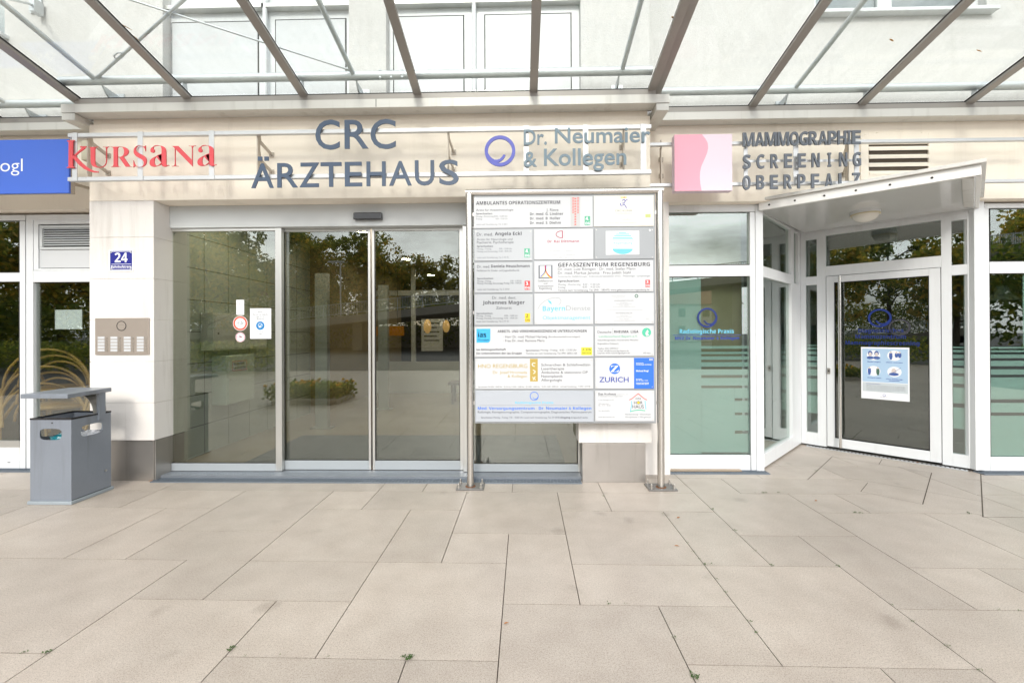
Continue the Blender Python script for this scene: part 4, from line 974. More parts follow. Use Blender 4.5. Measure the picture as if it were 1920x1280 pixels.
q.lines([('Ärztin für Neurologie und', 164, 484, 531, 22), ('Psychiatrie, Psychotherapie', 164, 494, 560, 22)], m_grey); q.t('Sprechzeiten:', 164, 312, 592, 16, m_grey, .03)
q.lines([('Montag - Freitag', 164, 293, 615, 14), ('8:00 - 12:00 Uhr', 364, 480, 613, 14), ('Montag und Donnerstag', 164, 350, 638, 14), ('15:00 - 18:00 Uhr', 362, 480, 636, 14), ('sowie nach Vereinbarung, Tel. 5 44 76', 164, 448, 692, 14)], m_lgrey)
q.badge(591, 640, 604, 684, m_green, (('4.', 601, 630, 641, 30), ('OG', 597, 637, 678, 22)), m_txtwhite); q.done()
q = Plq(1001.7, 1111.7, 430, 428.5, 487, 485.5, m_plaque)
for (xa, xb, m_, mir) in ((876, 938, m_wine, 1), (948, 1006, mat('pale grey pink', (.62, .52, .54), .5), 0)):
    ax = xb-9 if mir else xa; q.rect(ax, ax+9, 443, 512, m_)
    pts = []
    for k in range(11):
        a = -pi/2+pi*k/10; xx_ = (xb-9-(xb-xa-9)*cos(a)) if mir else (xa+9+(xb-xa-9)*cos(a)); pts.append((xx_, 477.5+sin(a)*31))
    curve_on(q, pts, 7, m_)
q.t('Dr. Kai Dittmann', 800, 1084, 552, 25, m_wine, .022); q.t('F r a u e n a r z t', 800, 1080, 590, 14, mat('very pale print', (.70,.70,.71), .5)); q.lines([('Sprechzeiten nach Vereinbarung', 800, 920, 630, 9), ('Telefon', 945, 1040, 628, 9), ('Termine nur nach Vereinbarung', 840, 1050, 668, 10), ('Tel. 0941 / 56 53 53', 870, 1020, 690, 11)], m_fade); q.done()
q = Plq(1115, 1226, 428.5, 427.5, 486, 485, m_board, 'grey blank plaque with a small striped white card')
a = Z6(1325, 447); b = Z6(1625, 660)
w = MB().use(m_paper); px_box(w, a[0], b[0], a[1], b[1], YPq-.003, .0028)
for k, (y0, y1) in enumerate(((458, 466), (472, 481), (487, 496), (503, 512), (517, 525), (534, 538), (596, 599))):
    h = sqrt(max(.02, 1-((y0-555)/103)**2))*103 if k < 5 else 110
    p_ = Z6(1476-h, y0); p2 = Z6(1476+h, y1); px_box(w.use(m_cyan), p_[0], p2[0], p_[1], p2[1], YPq-.0034, .0003)
vs = [P(*Z6(1476+92*cos(pi*k/16), 606+50*sin(pi*k/16)), YPq-.0034) for k in range(17)]; w.prism(vs, (0,-.0002,0))
p_ = Z6(1394, 566); p2 = Z6(1562, 564); tpx(w, bold('Regensburg'), p_[0], p_[1], p2[0], p2[1], 4.4, YPq-.0036)
p_ = Z6(1376, 590); p2 = Z6(1580, 589); tpx(w, 'Treffpunkt Zentrum', p_[0], p_[1], p2[0], p2[1], 2.6, YPq-.0036)
w.build('card', None, q.o)
w = MB().use(m_paper); c = P(*Z6(1720, 441), YPq); w.prism([c+Vector((.012,-.001,0)), c+Vector((0,-.001,.012)), c+Vector((-.012,-.001,0)), c+Vector((0,-.001,-.012))], (0,-.001,0)); w.build('sticker', None, q.o); q.done()
q = Plq(890, 998.5, 493, 491.5, 549.5, 548, m_plaqueg)
q.t('Dr. med.', 166, 282, 779, 24, m_text, .008); q.t('Daniela Heuschmann', 292, 638, 776, 27, m_text, .014); q.t('Fachärztin für Kinder- und Jugendheilkunde', 166, 546, 811, 17, m_grey, .006); q.t('Sprechzeiten:', 167, 314, 882, 16, m_grey, .03)
q.lines([('Montag - Freitag', 167, 292, 905, 14), ('8.30 - 11:00 Uhr', 467, 568, 902, 14), ('Montag, Dienstag, Donnerstag, Freitag', 167, 456, 925, 15), ('15:00 - 17:00 Uhr', 464, 568, 922, 14), ('sowie nach Vereinbarung, Tel. 5 33 83', 168, 456, 979, 14)], m_grey)
q.badge(594, 642, 895, 974, m_redp, (('3.', 603, 634, 933, 30), ('OG', 597, 640, 967, 22)), m_txtwhite); q.done()
q = Plq(1002, 1224.6, 490, 487.5, 548, 546, m_plaque)
for b_ in ((718, 731, 755, 876), (832, 845, 752, 872), (731, 832, 863, 874), (731, 832, 753, 759)): q.rect(*b_, m_lgrey)
curve_on(q, [(785,757),(785,790),(770,825),(738,858)], 7, m_blue); curve_on(q, [(789,790),(778,825),(750,862)], 6, m_yellow); curve_on(q, [(779,757),(781,800),(800,835),(838,870)], 8, m_redp); curve_on(q, [(790,830),(812,858),(830,872)], 6, m_yellow)
q.lines([('Gefäßzentrum', 712, 848, 904, 18), ('und', 764, 798, 926, 16), ('Venenzentrum', 712, 852, 950, 18), ('Regensburg', 725, 838, 971, 18)], m_grey)
q.rect(875, 877, 725, 990, m_fade)
q.t('GEFÄSSZENTRUM REGENSBURG', 894, 1722, 768, 42, m_text, .026, y1=764); q.t('Dr. med. Lutz Röntgen · Dr. med. Stefan Mann', 893, 1590, 802, 24, m_grey, .004); q.t('Dr. med. Markus Janotta · Frau Judith Stahl', 893, 1548, 836, 24, m_grey, .004); q.t('Fachärzte für Gefäßchirurgie - Endovaskularspezialisten DGG - Phlebologie - Lymphologie', 894, 1722, 863, 15, m_lgrey, y1=857); q.t('Sprechzeiten:', 895, 1090, 906, 21, m_grey, .03)
q.lines([('Montag - Donnerstag   8.00 - 17.00 Uhr', 895, 1276, 937, 18), ('Freitag', 895, 960, 962, 18), ('8.00 - 14.00 Uhr', 1116, 1276, 959, 18)], m_lgrey); q.t('Termine nach Vereinbarung, Tel. 0941 - 585470, www.gefaesszentrum-regensburg.de', 895, 1716, 988, 17, m_grey, y1=982)
q.badge(1681, 1722, 886, 950, m_redp, (('3.', 1689, 1716, 915, 24), ('OG', 1684, 1720, 943, 18)), m_txtwhite); q.done()
q = Plq(890, 999, 552, 551, 609.8, 608.5, m_plaqueg, ZZ=Z6)
q.t('Dr. med. dent.', 302, 518, 1059, 25, m_grey, .004); q.t('Johannes Mager', 216, 594, 1106, 33, m_text, .026); q.Z = Z7; q.t('Zahnarzt', 337, 478, 46, 24, m_grey); q.t('Sprechzeiten:', 160, 308, 92, 16, m_grey, .03)
q.lines([('Montag - Freitag', 160, 290, 113, 14), ('8:00 - 12:00 Uhr', 412, 532, 111, 14), ('Montag, Dienstag, Donnerstag', 160, 398, 135, 14), ('14.30 - 18:00 Uhr', 408, 532, 133, 14), ('sowie nach Vereinbarung, Tel. 5 77 55', 160, 450, 163, 14)], m_grey)
q.badge(596, 643, 82, 161, m_yellow, (('2.', 605, 635, 120, 30), ('OG', 600, 641, 153, 20)), m_text); q.done()
q = Plq(1002, 1112, 550.5, 549.5, 608.5, 607, m_plaque, ZZ=Z6)
pts = [(712,1150),(730,1115),(770,1078),(820,1055),(870,1045),(905,1050),(922,1070),(918,1095),(900,1112)]; curve_on(q, pts, 4, m_fade); poly_on(q, [(800,1062),(832,1082),(838,1110),(812,1090)], m_cyan)
q.Z = Z7; q.t('Bayern', 756, 958, 62, 44, m_cyan, .012); q.t('Dienste', 966, 1186, 58, 44, m_fade, .004); q.t('Objektmanagement', 756, 1186, 139, 33, m_cyan, .008); q.done()
q = Plq(1115.2, 1226, 549.8, 549, 607.5, 606, m_plaque, ZZ=Z6)
c = P(*Z6(1600, 1031), YPq-.0006); q.T.use(mat('bottle green print', (.03,.14,.08), .5)).disc(c, .016, (0,-1,0), (0,0,1), 20, .0003, .009)
q.lines([('RECHTSANWÄLTE', 1376, 1500, 1031, 8), ('in Bürogemeinschaft', 1380, 1495, 1046, 6)], m_fade); q.t('ALEXANDER MÜLLER', 1400, 1574, 1078, 11, m_lgrey)
q.lines([('Rechtsanwalt', 1455, 1520, 1095, 7), ('Fachanwalt für Arbeitsrecht', 1418, 1558, 1107, 7), ('Tel. 0941', 1445, 1530, 1119, 7), ('www.kanzlei-regensburg.de', 1388, 1588, 1131, 7)], m_fade)
q.Z = Z7; q.rect(1325, 1655, 53, 55, m_fade); q.t('MATTHIAS PALTA', 1415, 1563, 87, 11, m_lgrey); q.lines([('Rechtsanwalt', 1455, 1525, 106, 7), ('Fachanwalt für Strafrecht', 1420, 1558, 118, 7), ('Tel. 0941', 1445, 1530, 138, 7), ('www.kanzlei-regensburg.de', 1395, 1586, 152, 7), ('EG', 1690, 1710, 137, 8)], m_fade); q.done()
q = Plq(890, 1112.5, 613.5, 610.8, 670, 667.5, m_plaque, ZZ=Z7)
poly_on(q, [(160,222),(286,221),(286,320),(280,336),(266,346),(160,348)], mat('sky blue print', (.05,.42,.75), .4)); q.t('ias', 174, 248, 298, 48, m_txtwhite, .012); q.t('Gruppe', 173, 271, 331, 20, m_txtwhite, .01)
for mb_ in (q.T,):
    pass
q.t('ARBEITS- UND VERKEHRSMEDIZINISCHE UNTERSUCHUNGEN', 350, 1152, 257, 23, m_text, .02, y1=251); q.t('· Herr Dr. med. Michael Hartwig', 403, 796, 305, 21, m_text, .008); q.t('(Bundeseisenbahnvermögen)', 806, 1092, 301, 14, m_grey); q.t('· Frau Dr. med. Ramona Maris', 403, 772, 340, 21, m_text, .008)
q.t('ias Aktiengesellschaft', 160, 424, 418, 19, m_text, .016); q.t('Ein Unternehmen der ias-Gruppe', 161, 567, 453, 20, m_text, .016); q.t('Sprechzeiten:', 605, 730, 424, 15, m_text, .03); q.t('Montag - Freitag   8:30 - 13:30 Uhr', 738, 1062, 422, 16, m_grey); q.t('Termine nur nach Vereinbarung, Tel: 0941 28052-168', 605, 1064, 452, 16, m_grey, .01)
q.badge(1103, 1200, 389, 458, mat('lemon badge', (.82, .74, .04), .4), (('2. OG', 1112, 1192, 418, 20), ('rechts', 1110, 1192, 448, 18)), m_text); q.done()
q = Plq(1115.6, 1226, 611.5, 610.5, 667.8, 666.8, m_plaque, ZZ=Z7)
q.t('Deutsche', 1250, 1374, 262, 22, m_grey); q.rect(1387, 1389, 212, 272, m_lgrey); q.t('RHEUMA  LIGA', 1400, 1618, 260, 23, m_text, .014); q.t('Landesverband Bayern e.V.', 1262, 1612, 301, 21, m_green, .004)
m_mint = mat('mint print', (.08,.50,.32), .4); c = P(*Z7(1691, 254), YPq-.0005); q.T.use(m_mint).disc(c, .0405, (0,-1,0), (0,0,1), 28, .0002); poly_on(q, [(1700,228),(1712,250),(1702,262),(1716,280),(1690,290),(1678,265),(1690,240)], m_plaque, .0010)
q.lines([('Selbsthilfeorganisation rheumakranker Menschen', 1251, 1616, 331, 13), ('Regionalbüro Ostbayern', 1251, 1438, 362, 13), ('Telefon: 0941-59997617', 1251, 1436, 406, 13), ('E-Mail: info@rheuma-liga-bayern.de', 1251, 1530, 427, 13), ('Internet: www.rheuma-liga-bayern.de', 1251, 1540, 447, 13), ('EG links', 1664, 1726, 446, 13)], m_grey); q.done()
q = Plq(891.3, 1112, 673, 670.5, 729.8, 727.5, m_plaque, ZZ=Z7)
q.t('HNO REGENSBURG', 175, 618, 575, 35, m_gold, .004, y1=573); q.t('Dr. Jozef Hromada', 308, 616, 627, 25, m_gold, .004); q.t('& Kollegen', 440, 616, 660, 24, m_gold, .004); q.rect(642, 712, 491, 695, m_gold)
curve_on(q, [(690,532),(672,528),(660,540),(668,556),(686,560)], 5, m_txtwhite, .0012); curve_on(q, [(668,592),(688,602),(686,618),(670,624)], 5, m_txtwhite, .0012); curve_on(q, [(666,655),(674,668),(670,682)], 5, m_txtwhite, .0012); curve_on(q, [(688,652),(682,665),(690,682)], 5, m_txtwhite, .0012)
for t_, x1v, y in (('Schnarchen & Schlafmedizin', 1184, 558), ('Lasertherapie', 950, 592), ('Ambulante & stationäre OP', 1162, 626), ('Nasenplastik', 938, 660), ('Allergologie', 930, 694)): q.t(t_, 743, x1v, y, 23, m_grey, .008)
q.lines([('Sprechzeiten: Mo 8:00 - 18:00 Uhr', 178, 392, 751, 13), ('Di, Mi, Do, Fr 8:00 - 12:00 Uhr', 408, 590, 751, 13), ('Di 14:00 - 18:00 Uhr', 606, 732, 750, 13), ('Mi, Do 14:30 - 18:00 Uhr', 748, 900, 749, 13), ('und nach Vereinbarung', 916, 1060, 748, 13), ('T. 0941 - 53 9 58', 1076, 1182, 747, 13)], m_grey); q.done()
q = Plq(1116, 1226, 671, 670, 728.5, 727.8, m_plaque, ZZ=Z7)
c = P(*Z7(1404, 581), YPq-.0005); q.T.use(m_rblue).disc(c, .0485, (0,-1,0), (0,0,1), 32, .0002); q.Z = lambda x, y: Z7(x, y)
p_ = Z7(1368, 610); p2 = Z7(1440, 609); tpx(q.T.use(m_txtwhite), serif('Z'), p_[0], p_[1], p2[0], p2[1], 11.6, YPq-.0012, weight=-.005)
p_ = Z7(1265, 702); p2 = Z7(1530, 700); tpx(q.T.use(m_dblue), 'ZURICH', p_[0], p_[1], p2[0], p2[1], 9.6, YPt, weight=.012)
q.rect(1578, 1756, 483, 759, m_rblue)
for body, xa_, xb_, y, cap, wt in (('EG', 1718, 1746, 507, 16, .04), ('Ihr Partner für', 1598, 1665, 536, 10, .01), ('Versicherungen und Vorsorge', 1598, 1735, 548, 10, .01), ('Michael Progl', 1598, 1708, 608, 16, .04), ('Bürozeiten:', 1598, 1652, 680, 10, .01), ('Mo - Do   8:30 - 17 Uhr', 1598, 1704, 691, 9, .01), ('sowie nach Vereinbarung', 1598, 1710, 712, 9, .01), ('Telefon 0941 58470', 1598, 1708, 723, 9, .01)):
    p_ = Z7(xa_, y); p2 = Z7(xb_, y-.5); tpx(q.T.use(m_txtwhite), bold(body), p_[0], p_[1], p2[0], p2[1], cap/4.8, YPq-.0010, res=2)
q.done()
q = Plq(891.8, 1113, 733.8, 731.5, 791, 789.8, m_plaques, 'silver plaque with a blue ring emblem', ZZ=Z7, screws=False)
c = P(*Z7(680, 827), YPq-.0006); ring_logo(q.T, c, .0395, .034, (0,-1,0), (0,0,1), m_rblue, .0003)
q.t('Radiologische Praxis', 508, 853, 897, 21, m_cyan, .018); q.rect(185, 1192, 909, 911, m_lgrey); q.t('Med. Versorgungszentrum · Dr. Neumaier & Kollegen', 172, 1194, 950, 27, m_rblue, .032, y1=948); q.t('Radiologie, Kernspintomographie, Computertomographie, Diagnostisches Mammozentrum', 172, 1194, 980, 18, m_grey, y1=978)
q.t('Sprechzeiten: Montag - Freitag 7.30 - 18.00 Uhr, sowie nach Vereinbarung, Tel. 59 58 80,', 202, 912, 1029, 15, m_grey, .01); q.t('Eingang:', 918, 1008, 1027, 16, m_text, .03); q.t('Erdgeschoß rechts', 1014, 1162, 1027, 15, m_grey); q.done()
q = Plq(1116.2, 1226.8, 732.5, 731.8, 789.8, 788.8, m_plaque, ZZ=Z7)
q.t('Das Hörhaus', 1258, 1415, 819, 21, m_text, .026); q.t('GmbH & Co. KG', 1422, 1526, 817, 11, m_fade); q.lines([('Ihr Hörakustiker im Castra-Regina-Center', 1258, 1478, 834, 10), ('in der Passage im EG', 1258, 1395, 867, 11), ('Öffnungszeiten:', 1258, 1355, 900, 11), ('Mo - Fr: 9 - 18 Uhr', 1258, 1372, 917, 11), ('Tel.: 0941/57070', 1258, 1358, 966, 11), ('www.das-hoerhaus.de', 1258, 1404, 1021, 12)], m_lgrey)
q.lines([('Hörberatung • Hörschutz', 1498, 1728, 998, 15), ('Hörsysteme • Hörgenuss', 1498, 1728, 1022, 15)], m_lgrey)
curve_on(q, [(1534,862),(1560,850),(1590,825),(1617,804),(1645,830),(1670,850),(1696,862)], 8, m_coral); curve_on(q, [(1555,870),(1558,905),(1545,965)], 7, m_cyan); curve_on(q, [(1678,868),(1680,905),(1686,945)], 7, m_cyan); curve_on(q, [(1543,967),(1580,956),(1630,952),(1679,958)], 8, m_mint)
c = P(*Z7(1620, 886), YPq-.0005); q.T.use(m_yellow).disc(c, .013, (0,-1,0), (0,0,1), 20, .0002)
q.t('DAS', 1594, 1640, 858, 18, m_text); q.t('HÖR', 1578, 1656, 900, 34, m_text, .008); q.t('HAUS', 1564, 1666, 937, 30, m_text, .008); q.done()

# ---------------------------------------------------------------- on the left pillar
s = sign('house_number_sign', 'blue enamel house number plate 24 on the left pillar', P(227, 508, YP), 'sign')
m = MB().use(m_txtwhite); px_box(m, 204, 249.8, 468, 508.5, YP-.006, .006); m.use(mat('cobalt enamel', (.018, .022, .24), .25, coat=.2)); px_box(m, 206.3, 247.5, 470.2, 506.3, YP-.0075, .001)
m.build('plate', None, s, bevel=.0015)
m = MB().use(m_txtwhite)
for uu in (204.6, 249.2):
    for vv in (468.6, 507.9):
        c = P(uu+(3.2 if uu < 220 else -3.2), vv+(3 if vv < 480 else -3), YP-.008); m.use(m_steel).disc(c, .006, (0,-1,0), (0,0,1), 10, .002)
        m.use(m_txtwhite).disc(c+Vector((0,.0005,0)), .014, (0,-1,0), (0,0,1), 14, .0006, .011)
m.use(m_txtwhite); px_box(m, 207.3, 246.5, 471.2, 471.9, YP-.0081, .0005); px_box(m, 207.3, 246.5, 504.9, 505.6, YP-.0081, .0005)
tpx(m, bold('24'), 215, 492, 239, 491.6, 18, YP-.0082); px_box(m, 209, 246, 494.8, 495.6, YP-.0081, .0005); tpx(m, bold('Bahnhofstra')+'ß'+bold('e'), 208.5, 502.6, 246.5, 502.2, 5.2, YP-.0082)
m.build('lettering', None, s)
s = sign('intercom_panel', 'brown steel doorbell panel with twenty name strips on the pillar', P(228, 664, YP), 'intercom')
m_bronze = mat('bronzed steel', (.40, .345, .30), .42, .45, var=.08, vs=6)
m = MB().use(m_bronze); px_box(m, 178, 279, 596, 664.8, YP-.012, .012); m.build('face_plate', None, s, bevel=.003)
c = P(227.7, 610.8, YP-.0125); m = MB().use(m_dark); m.disc(c, .0475, (0,-1,0), (0,0,1), 28, .002, .0415); m.use(m_bronze).disc(c, .041, (0,-1,0), (0,0,1), 28, .001)
for k in range(3): m.use(m_dark); m.disc(c+Vector((-.015+.015*k, -.001, .008)), .002, (0,-1,0), (0,0,1), 8, .0005)
m.build('speaker', None, s)
for cx_ in (183, 207, 232, 256.5):
    for r_ in range(5):
        v = 631+r_*5.85; m = MB().use(mat_name if False else m_plaque); px_box(m, cx_, cx_+13, v, v+4.2, YP-.0145, .002); m.build('name_strip', None, s)
        c = P(cx_+17.3, v+2.3, YP-.0122); m = MB().use(m_steel); m.disc(c, .0105, (0,-1,0), (0,0,1), 14, .002, .007); m.use(m_bronze).disc(c, .0065, (0,-1,0), (0,0,1), 12, .003); m.build('bell_button', None, s)

# ---------------------------------------------------------------- drain grates at the thresholds
def grate(label, x0, x1, y0, y1, seed=0):
    s = thing('drain_grate', label, 'drain grate', ((x0+x1)/2, (y0+y1)/2, 0))
    m = MB().use(mat('blue grey galvanised grate', (.25, .29, .34), .45, .7, var=.1, vs=10))
    m.box(x0, x1, y0, y0+.006, .001, .010); m.box(x0, x1, y1-.006, y1, .001, .010)
    for y in [y0+.006+(y1-y0-.012)*k/5 for k in range(1, 5)]: m.box(x0+.001, x1-.001, y-.0015, y+.0015, .0012, .0085)
    n = int((x1-x0)/.032)
    for k in range(n+1): x = x0+.002+(x1-x0-.004)*k/n; m.box(x-.0015, x+.0015, y0+.006, y1-.006, .0014, .0095)
    m.use(m_dark).box(x0, x1, y0+.001, y1-.001, .0006, .0011); m.build('grid', None, s)
grate('long bluish drain grate in front of the sliding doors', X(290, 4.15, 900), X(1090, 4.15, 900), YD-.245, YD-.135)
grate('bluish drain grate under the right shop window', X(1252, 4.4, 885), X(1441, 4.42, 887), 4.385, YS-.004)
grate('bluish drain grate at the left window below the bin', X(-160, 4.4, 885), X(172, 4.4, 884), 4.385, YS-.004)
grate('bluish drain grate at the right edge window', X(1843, 4.40, 887), X(2060, 4.4, 887), 4.385, YS-.004)
s = thing('drain_grate', 'slanted dark drain strip along the foot of the corner door', 'drain grate', (4, 5, 0)); m = MB().use(m_galv); slant(m, B_, C_, .06, dl-.06, .001, .008, .06, .055); m.use(m_dark)
for k in range(40): slant(m, B_, C_, .08+k*.035, .095+k*.035, .008, .0085, .05, .035)
m.build('grid', None, s)

# ---------------------------------------------------------------- waste bin
s = thing('waste_bin', 'blue grey square litter bin with raised lid by the left pillar', 'litter bin', (-3.93, 3.73, 0))
bx, by, bw, bdp = -4.112, 3.563, .352, .352; zb0, zb1 = .03, P(57, 786, 3.56).z
def holed(m, O, ex, ez, n, w, h, cz, a, b, th):
    O = Vector(O); ex = Vector(ex); ez = Vector(ez); n = Vector(n)
    angs = sorted(set([2*pi*k/40 for k in range(40)]+[atan2(y, x) % (2*pi) for x, y in ((w/2, h-cz), (-w/2, h-cz), (-w/2, -cz), (w/2, -cz))]))
    inn, ou = [], []
    for t in angs:
        c_, s_2 = cos(t), sin(t); r_ = 1/((abs(c_/a)**4+abs(s_2/b)**4)**.25)
        k = min([q for q in ((w/2)/abs(c_) if abs(c_) > 1e-6 else 9, ((h-cz)/s_2 if s_2 > 1e-6 else 9), (cz/-s_2 if s_2 < -1e-6 else 9))])
        inn.append(O+ex*(w/2+c_*r_)+ez*(cz+s_2*r_)); ou.append(O+ex*(w/2+c_*k)+ez*(cz+s_2*k))
    N_ = len(angs); vs = ou+inn+[p-n*th for p in ou]+[p-n*th for p in inn]; fs = []
    for i in range(N_):
        j = (i+1) % N_; fs += [(i, j, N_+j, N_+i), (2*N_+j, 2*N_+i, 3*N_+i, 3*N_+j), (N_+i, N_+j, 3*N_+j, 3*N_+i)]
    m.add(vs, fs)
hh = zb1-zb0; cz = P(92, 814, by).z-zb0
m = MB().use(m_bin)
holed(m, (bx, by, zb0), (1,0,0), (0,0,1), (0,-1,0), bw, hh, cz, .094, .047, .004)
holed(m, (bx+bw, by, zb0), (0,1,0), (0,0,1), (1,0,0), bdp, hh, cz+.005, .098, .047, .004)
holed(m, (bx+bw, by+bdp, zb0), (-1,0,0), (0,0,1), (0,1,0), bw, hh, cz, .094, .047, .004)
holed(m, (bx, by+bdp, zb0), (0,-1,0), (0,0,1), (-1,0,0), bdp, hh, cz, .098, .047, .004)
m.build('body', None, s)
m = MB().use(mat('grey bin base', (.30, .34, .37), .5, var=.1, vs=10)); m.box(bx-.014, bx+bw+.014, by-.014, by+bdp+.014, .001, .028); m.build('base', None, s, bevel=.004)
m = MB().use(m_black)
for b in ((bx-.002, bx+bw+.002, by-.002, by+.008), (bx-.002, bx+bw+.002, by+bdp-.008, by+bdp+.002), (bx-.002, bx+.008, by+.008, by+bdp-.008), (bx+bw-.008, bx+bw+.002, by+.008, by+bdp-.008)): m.box(*b, zb1-.004, zb1+.010)
m.build('rim', None, s)
m = MB().use(m_dark); m.disc((bx+.19, by-.0005, zb1-.03), .006, (0,-1,0), (0,0,1), 12, .002); m.use(m_steel).disc((bx+bw+.0005, by+.30, zb0+.16), .011, (1,0,0), (0,0,1), 14, .004); m.use(m_dark).box(bx+bw-.0002, bx+bw+.0006, by+.006, by+bdp-.006, zb0+.0005, zb0+.004); m.build('lock', None, s)
zin = zb0+cz-.05
m = MB().use(m_dark); m.box(bx+.02, bx+bw-.02, by+.02, by+bdp-.02, zb0+.01, zin-.02); m.build('liner', None, s)
def crumple(name, c, rx, ry, rz, mt, seed):
    r = random.Random(seed); m = MB(); m.use(mt); m.sphere(c, rx, ry, rz, 26, 14)
    for i, p in enumerate(m.v):
        k = .78+.30*math.sin(p.x*90+seed)*math.sin(p.y*70)*.5+.28*r.random(); d = p-Vector(c); m.v[i] = Vector(c)+d*k
    m.smooth = False; m.sm = [False]*len(m.sm); m.build(name, None, s)
crumple('rubbish_bag', (bx+.20, by+.10, zin-.015), .13, .07, .055, mat('teal bin bag', (.01, .16, .20), .25), 3)
crumple('paper_scrap', (bx+.27, by+.22, zin-.01), .055, .12, .045, m_paper, 8)
l0, l1, l2 = PG(38, 747, .893), PG(126.5, 747, .893), PG(209.5, 733.5, .893)
m = MB().use(m_bin); m.obox(l0, l1-l0, l2-l1, (0,0,.036)); m.build('lid', None, s, bevel=.004)
m = MB().use(m_bin); pc = l0+(l1-l0)*.80+(l2-l1)*.78; pc.z = 0
m.box(pc.x+.05, pc.x+.075, pc.y-.03, pc.y+.03, zb1-.05, .892)
n_ = 12; arc = [Vector((pc.x-.10+.15*sin(pi/2*k/n_), pc.y-.06, .890-.17*(1-cos(pi/2*k/n_)))) for k in range(n_+1)]
m.use(mat('bare bin metal', (.42, .40, .36), .4, .6))
for a, b in zip(arc, arc[1:]): m.prism([a, b, b+Vector((0,.12,0)), a+Vector((0,.12,0))], (.003, 0, .002))
m.build('lid_support', None, s)

# ---------------------------------------------------------------- paper notices and stickers on the glass
def sheet(name, label, u0, u1, v0, v1, Y, mt=m_paper):
    s = thing(name, label, 'notice', P((u0+u1)/2, v1, Y)); m = MB().use(mt); px_box(m, u0, u1, v0, v1, Y, .0012); m.build('sheet', None, s); return s
YN = YD+.0155
s = sheet('paper_notice', 'white paper notice with a round blue mask symbol on the left glass', 468.8, 508.4, 578, 634.8, YN)
m = MB().use(m_grey); yn = YN-.0006
for t_, a, b, v in (('Hinweis:', 483, 493, 586.3), ('Betreten des Gebäudes', 474.5, 502.5, 590.5), ('bitte nur mit', 480.5, 496, 594.5), ('Mundschutz', 481, 496, 598.3)): tpx(m, t_, a, v, b, v-.2, 2.5, yn, weight=.015)
tpx(m, 'Mundschutz', 481, 622.8, 495, 622.6, 2.2, yn); tpx(m, 'tragen', 484, 626.6, 492, 626.5, 2, yn)
c = P(488, 610.3, yn); m.use(mat('signal blue', (.01, .20, .50), .4)).disc(c, 8.2/FOC*YN, (0,-1,0), (0,0,1), 30, .0003)
c2_ = c+Vector((0,-.0006,0)); m.use(m_txtwhite).disc(c2_+Vector((0,0,.003)), .022, (0,-1,0), (0,0,1), 20, .0002, .018); m.disc(c2_+Vector((-.004,0,-.012)), .013, (0,-1,0), (0,0,1), 5, .0002); m.prism([c2_+Vector((.0,0,.004)), c2_+Vector((.02,0,.008)), c2_+Vector((.02,0,.005)), c2_+Vector((0,0,0))], (0,-.0002,0))
m.use(m_lgrey)
for r_ in ((479.5, 496.8, 619.8, 620.1), (479.5, 496.8, 627.6, 627.9), (479.5, 479.8, 620.1, 627.6), (496.5, 496.8, 620.1, 627.6)): px_box(m, *r_, yn, .0003)
m.build('print', None, s)
s = sheet('camera_sticker', 'small upright white camera warning sticker above the bicycle ban', 443, 457.6, 562, 590.2, YN)
m = MB().use(m_grey); c = P(450.8, 568.5, yn)
m.prism([c+Vector((x, 0, z)) for x, z in ((-.012,.0),(.018,.014),(.024,.002),(-.006,-.008))], (0,-.0003,0)); m.use(m_paper).prism([c+Vector((x, -.0005, z)) for x, z in ((-.009,.0),(.017,.011),(.021,.003),(-.006,-.005))], (0,-.0002,0)); m.use(m_redp).disc(c+Vector((-.014,-.0003,-.002)), .005, (0,-1,0), (0,0,1), 10, .0003)
m.use(m_grey); tpx(m, 'ACHTUNG', 445.5, 581.6, 455, 581.5, 1.6, yn); tpx(m, 'Video', 448, 584.3, 452.2, 584.3, 1.3, yn); tpx(m, 'überwacht', 445.5, 587, 455.5, 586.9, 1.2, yn); m.build('print', None, s)
s = thing('round_sticker', 'round red-rimmed sticker with a black bicycle', 'sticker', P(450.5, 620, YN))
c = P(450.6, 606, YN); k = YN/FOC
m = MB().use(m_paper); m.disc(c, 14.1*k, (0,-1,0), (0,0,1), 36, .001); m.use(mat('orange red print', (.78,.10,.05), .4)).disc(c+Vector((0,-.001,0)), 13.3*k, (0,-1,0), (0,0,1), 36, .0004, 10*k)
m.use(m_text); b0 = c+Vector((0,-.0012,0))
for dx in (-5.2, 5.2): m.disc(b0+Vector((dx*k,0,-1.6*k)), 3*k, (0,-1,0), (0,0,1), 18, .0003, 2.4*k)
def seg(a, b, w=.45):
    a = Vector(a); b = Vector(b); n = Vector((-(b-a).y, (b-a).x)).normalized()*w/2; m.prism([b0+Vector((q.x*k,0,q.y*k)) for q in (a+n, b+n, b-n, a-n)], (0,-.0003,0))
for a, b in (((-5.2,-1.6),(-2.8,3)), ((-2.8,3),(2.6,3)), ((2.6,3),(5.2,-1.6)), ((2.6,3),(.3,-1.4)), ((.3,-1.4),(-2.9,2.4)), ((.3,-1.4),(5.2,-1.6)), ((2.6,3),(2.2,4.2)), ((1.2,4.2),(3.4,4.2)), ((-2.8,3),(-3.2,4.6)), ((-3.2,4.6),(-1.2,4.8))): seg(a, b)
m.build('disc', None, s)
s = thing('round_sticker', 'smaller round pink-rimmed sticker with a struck-out dog', 'sticker', P(450.7, 641, YN))
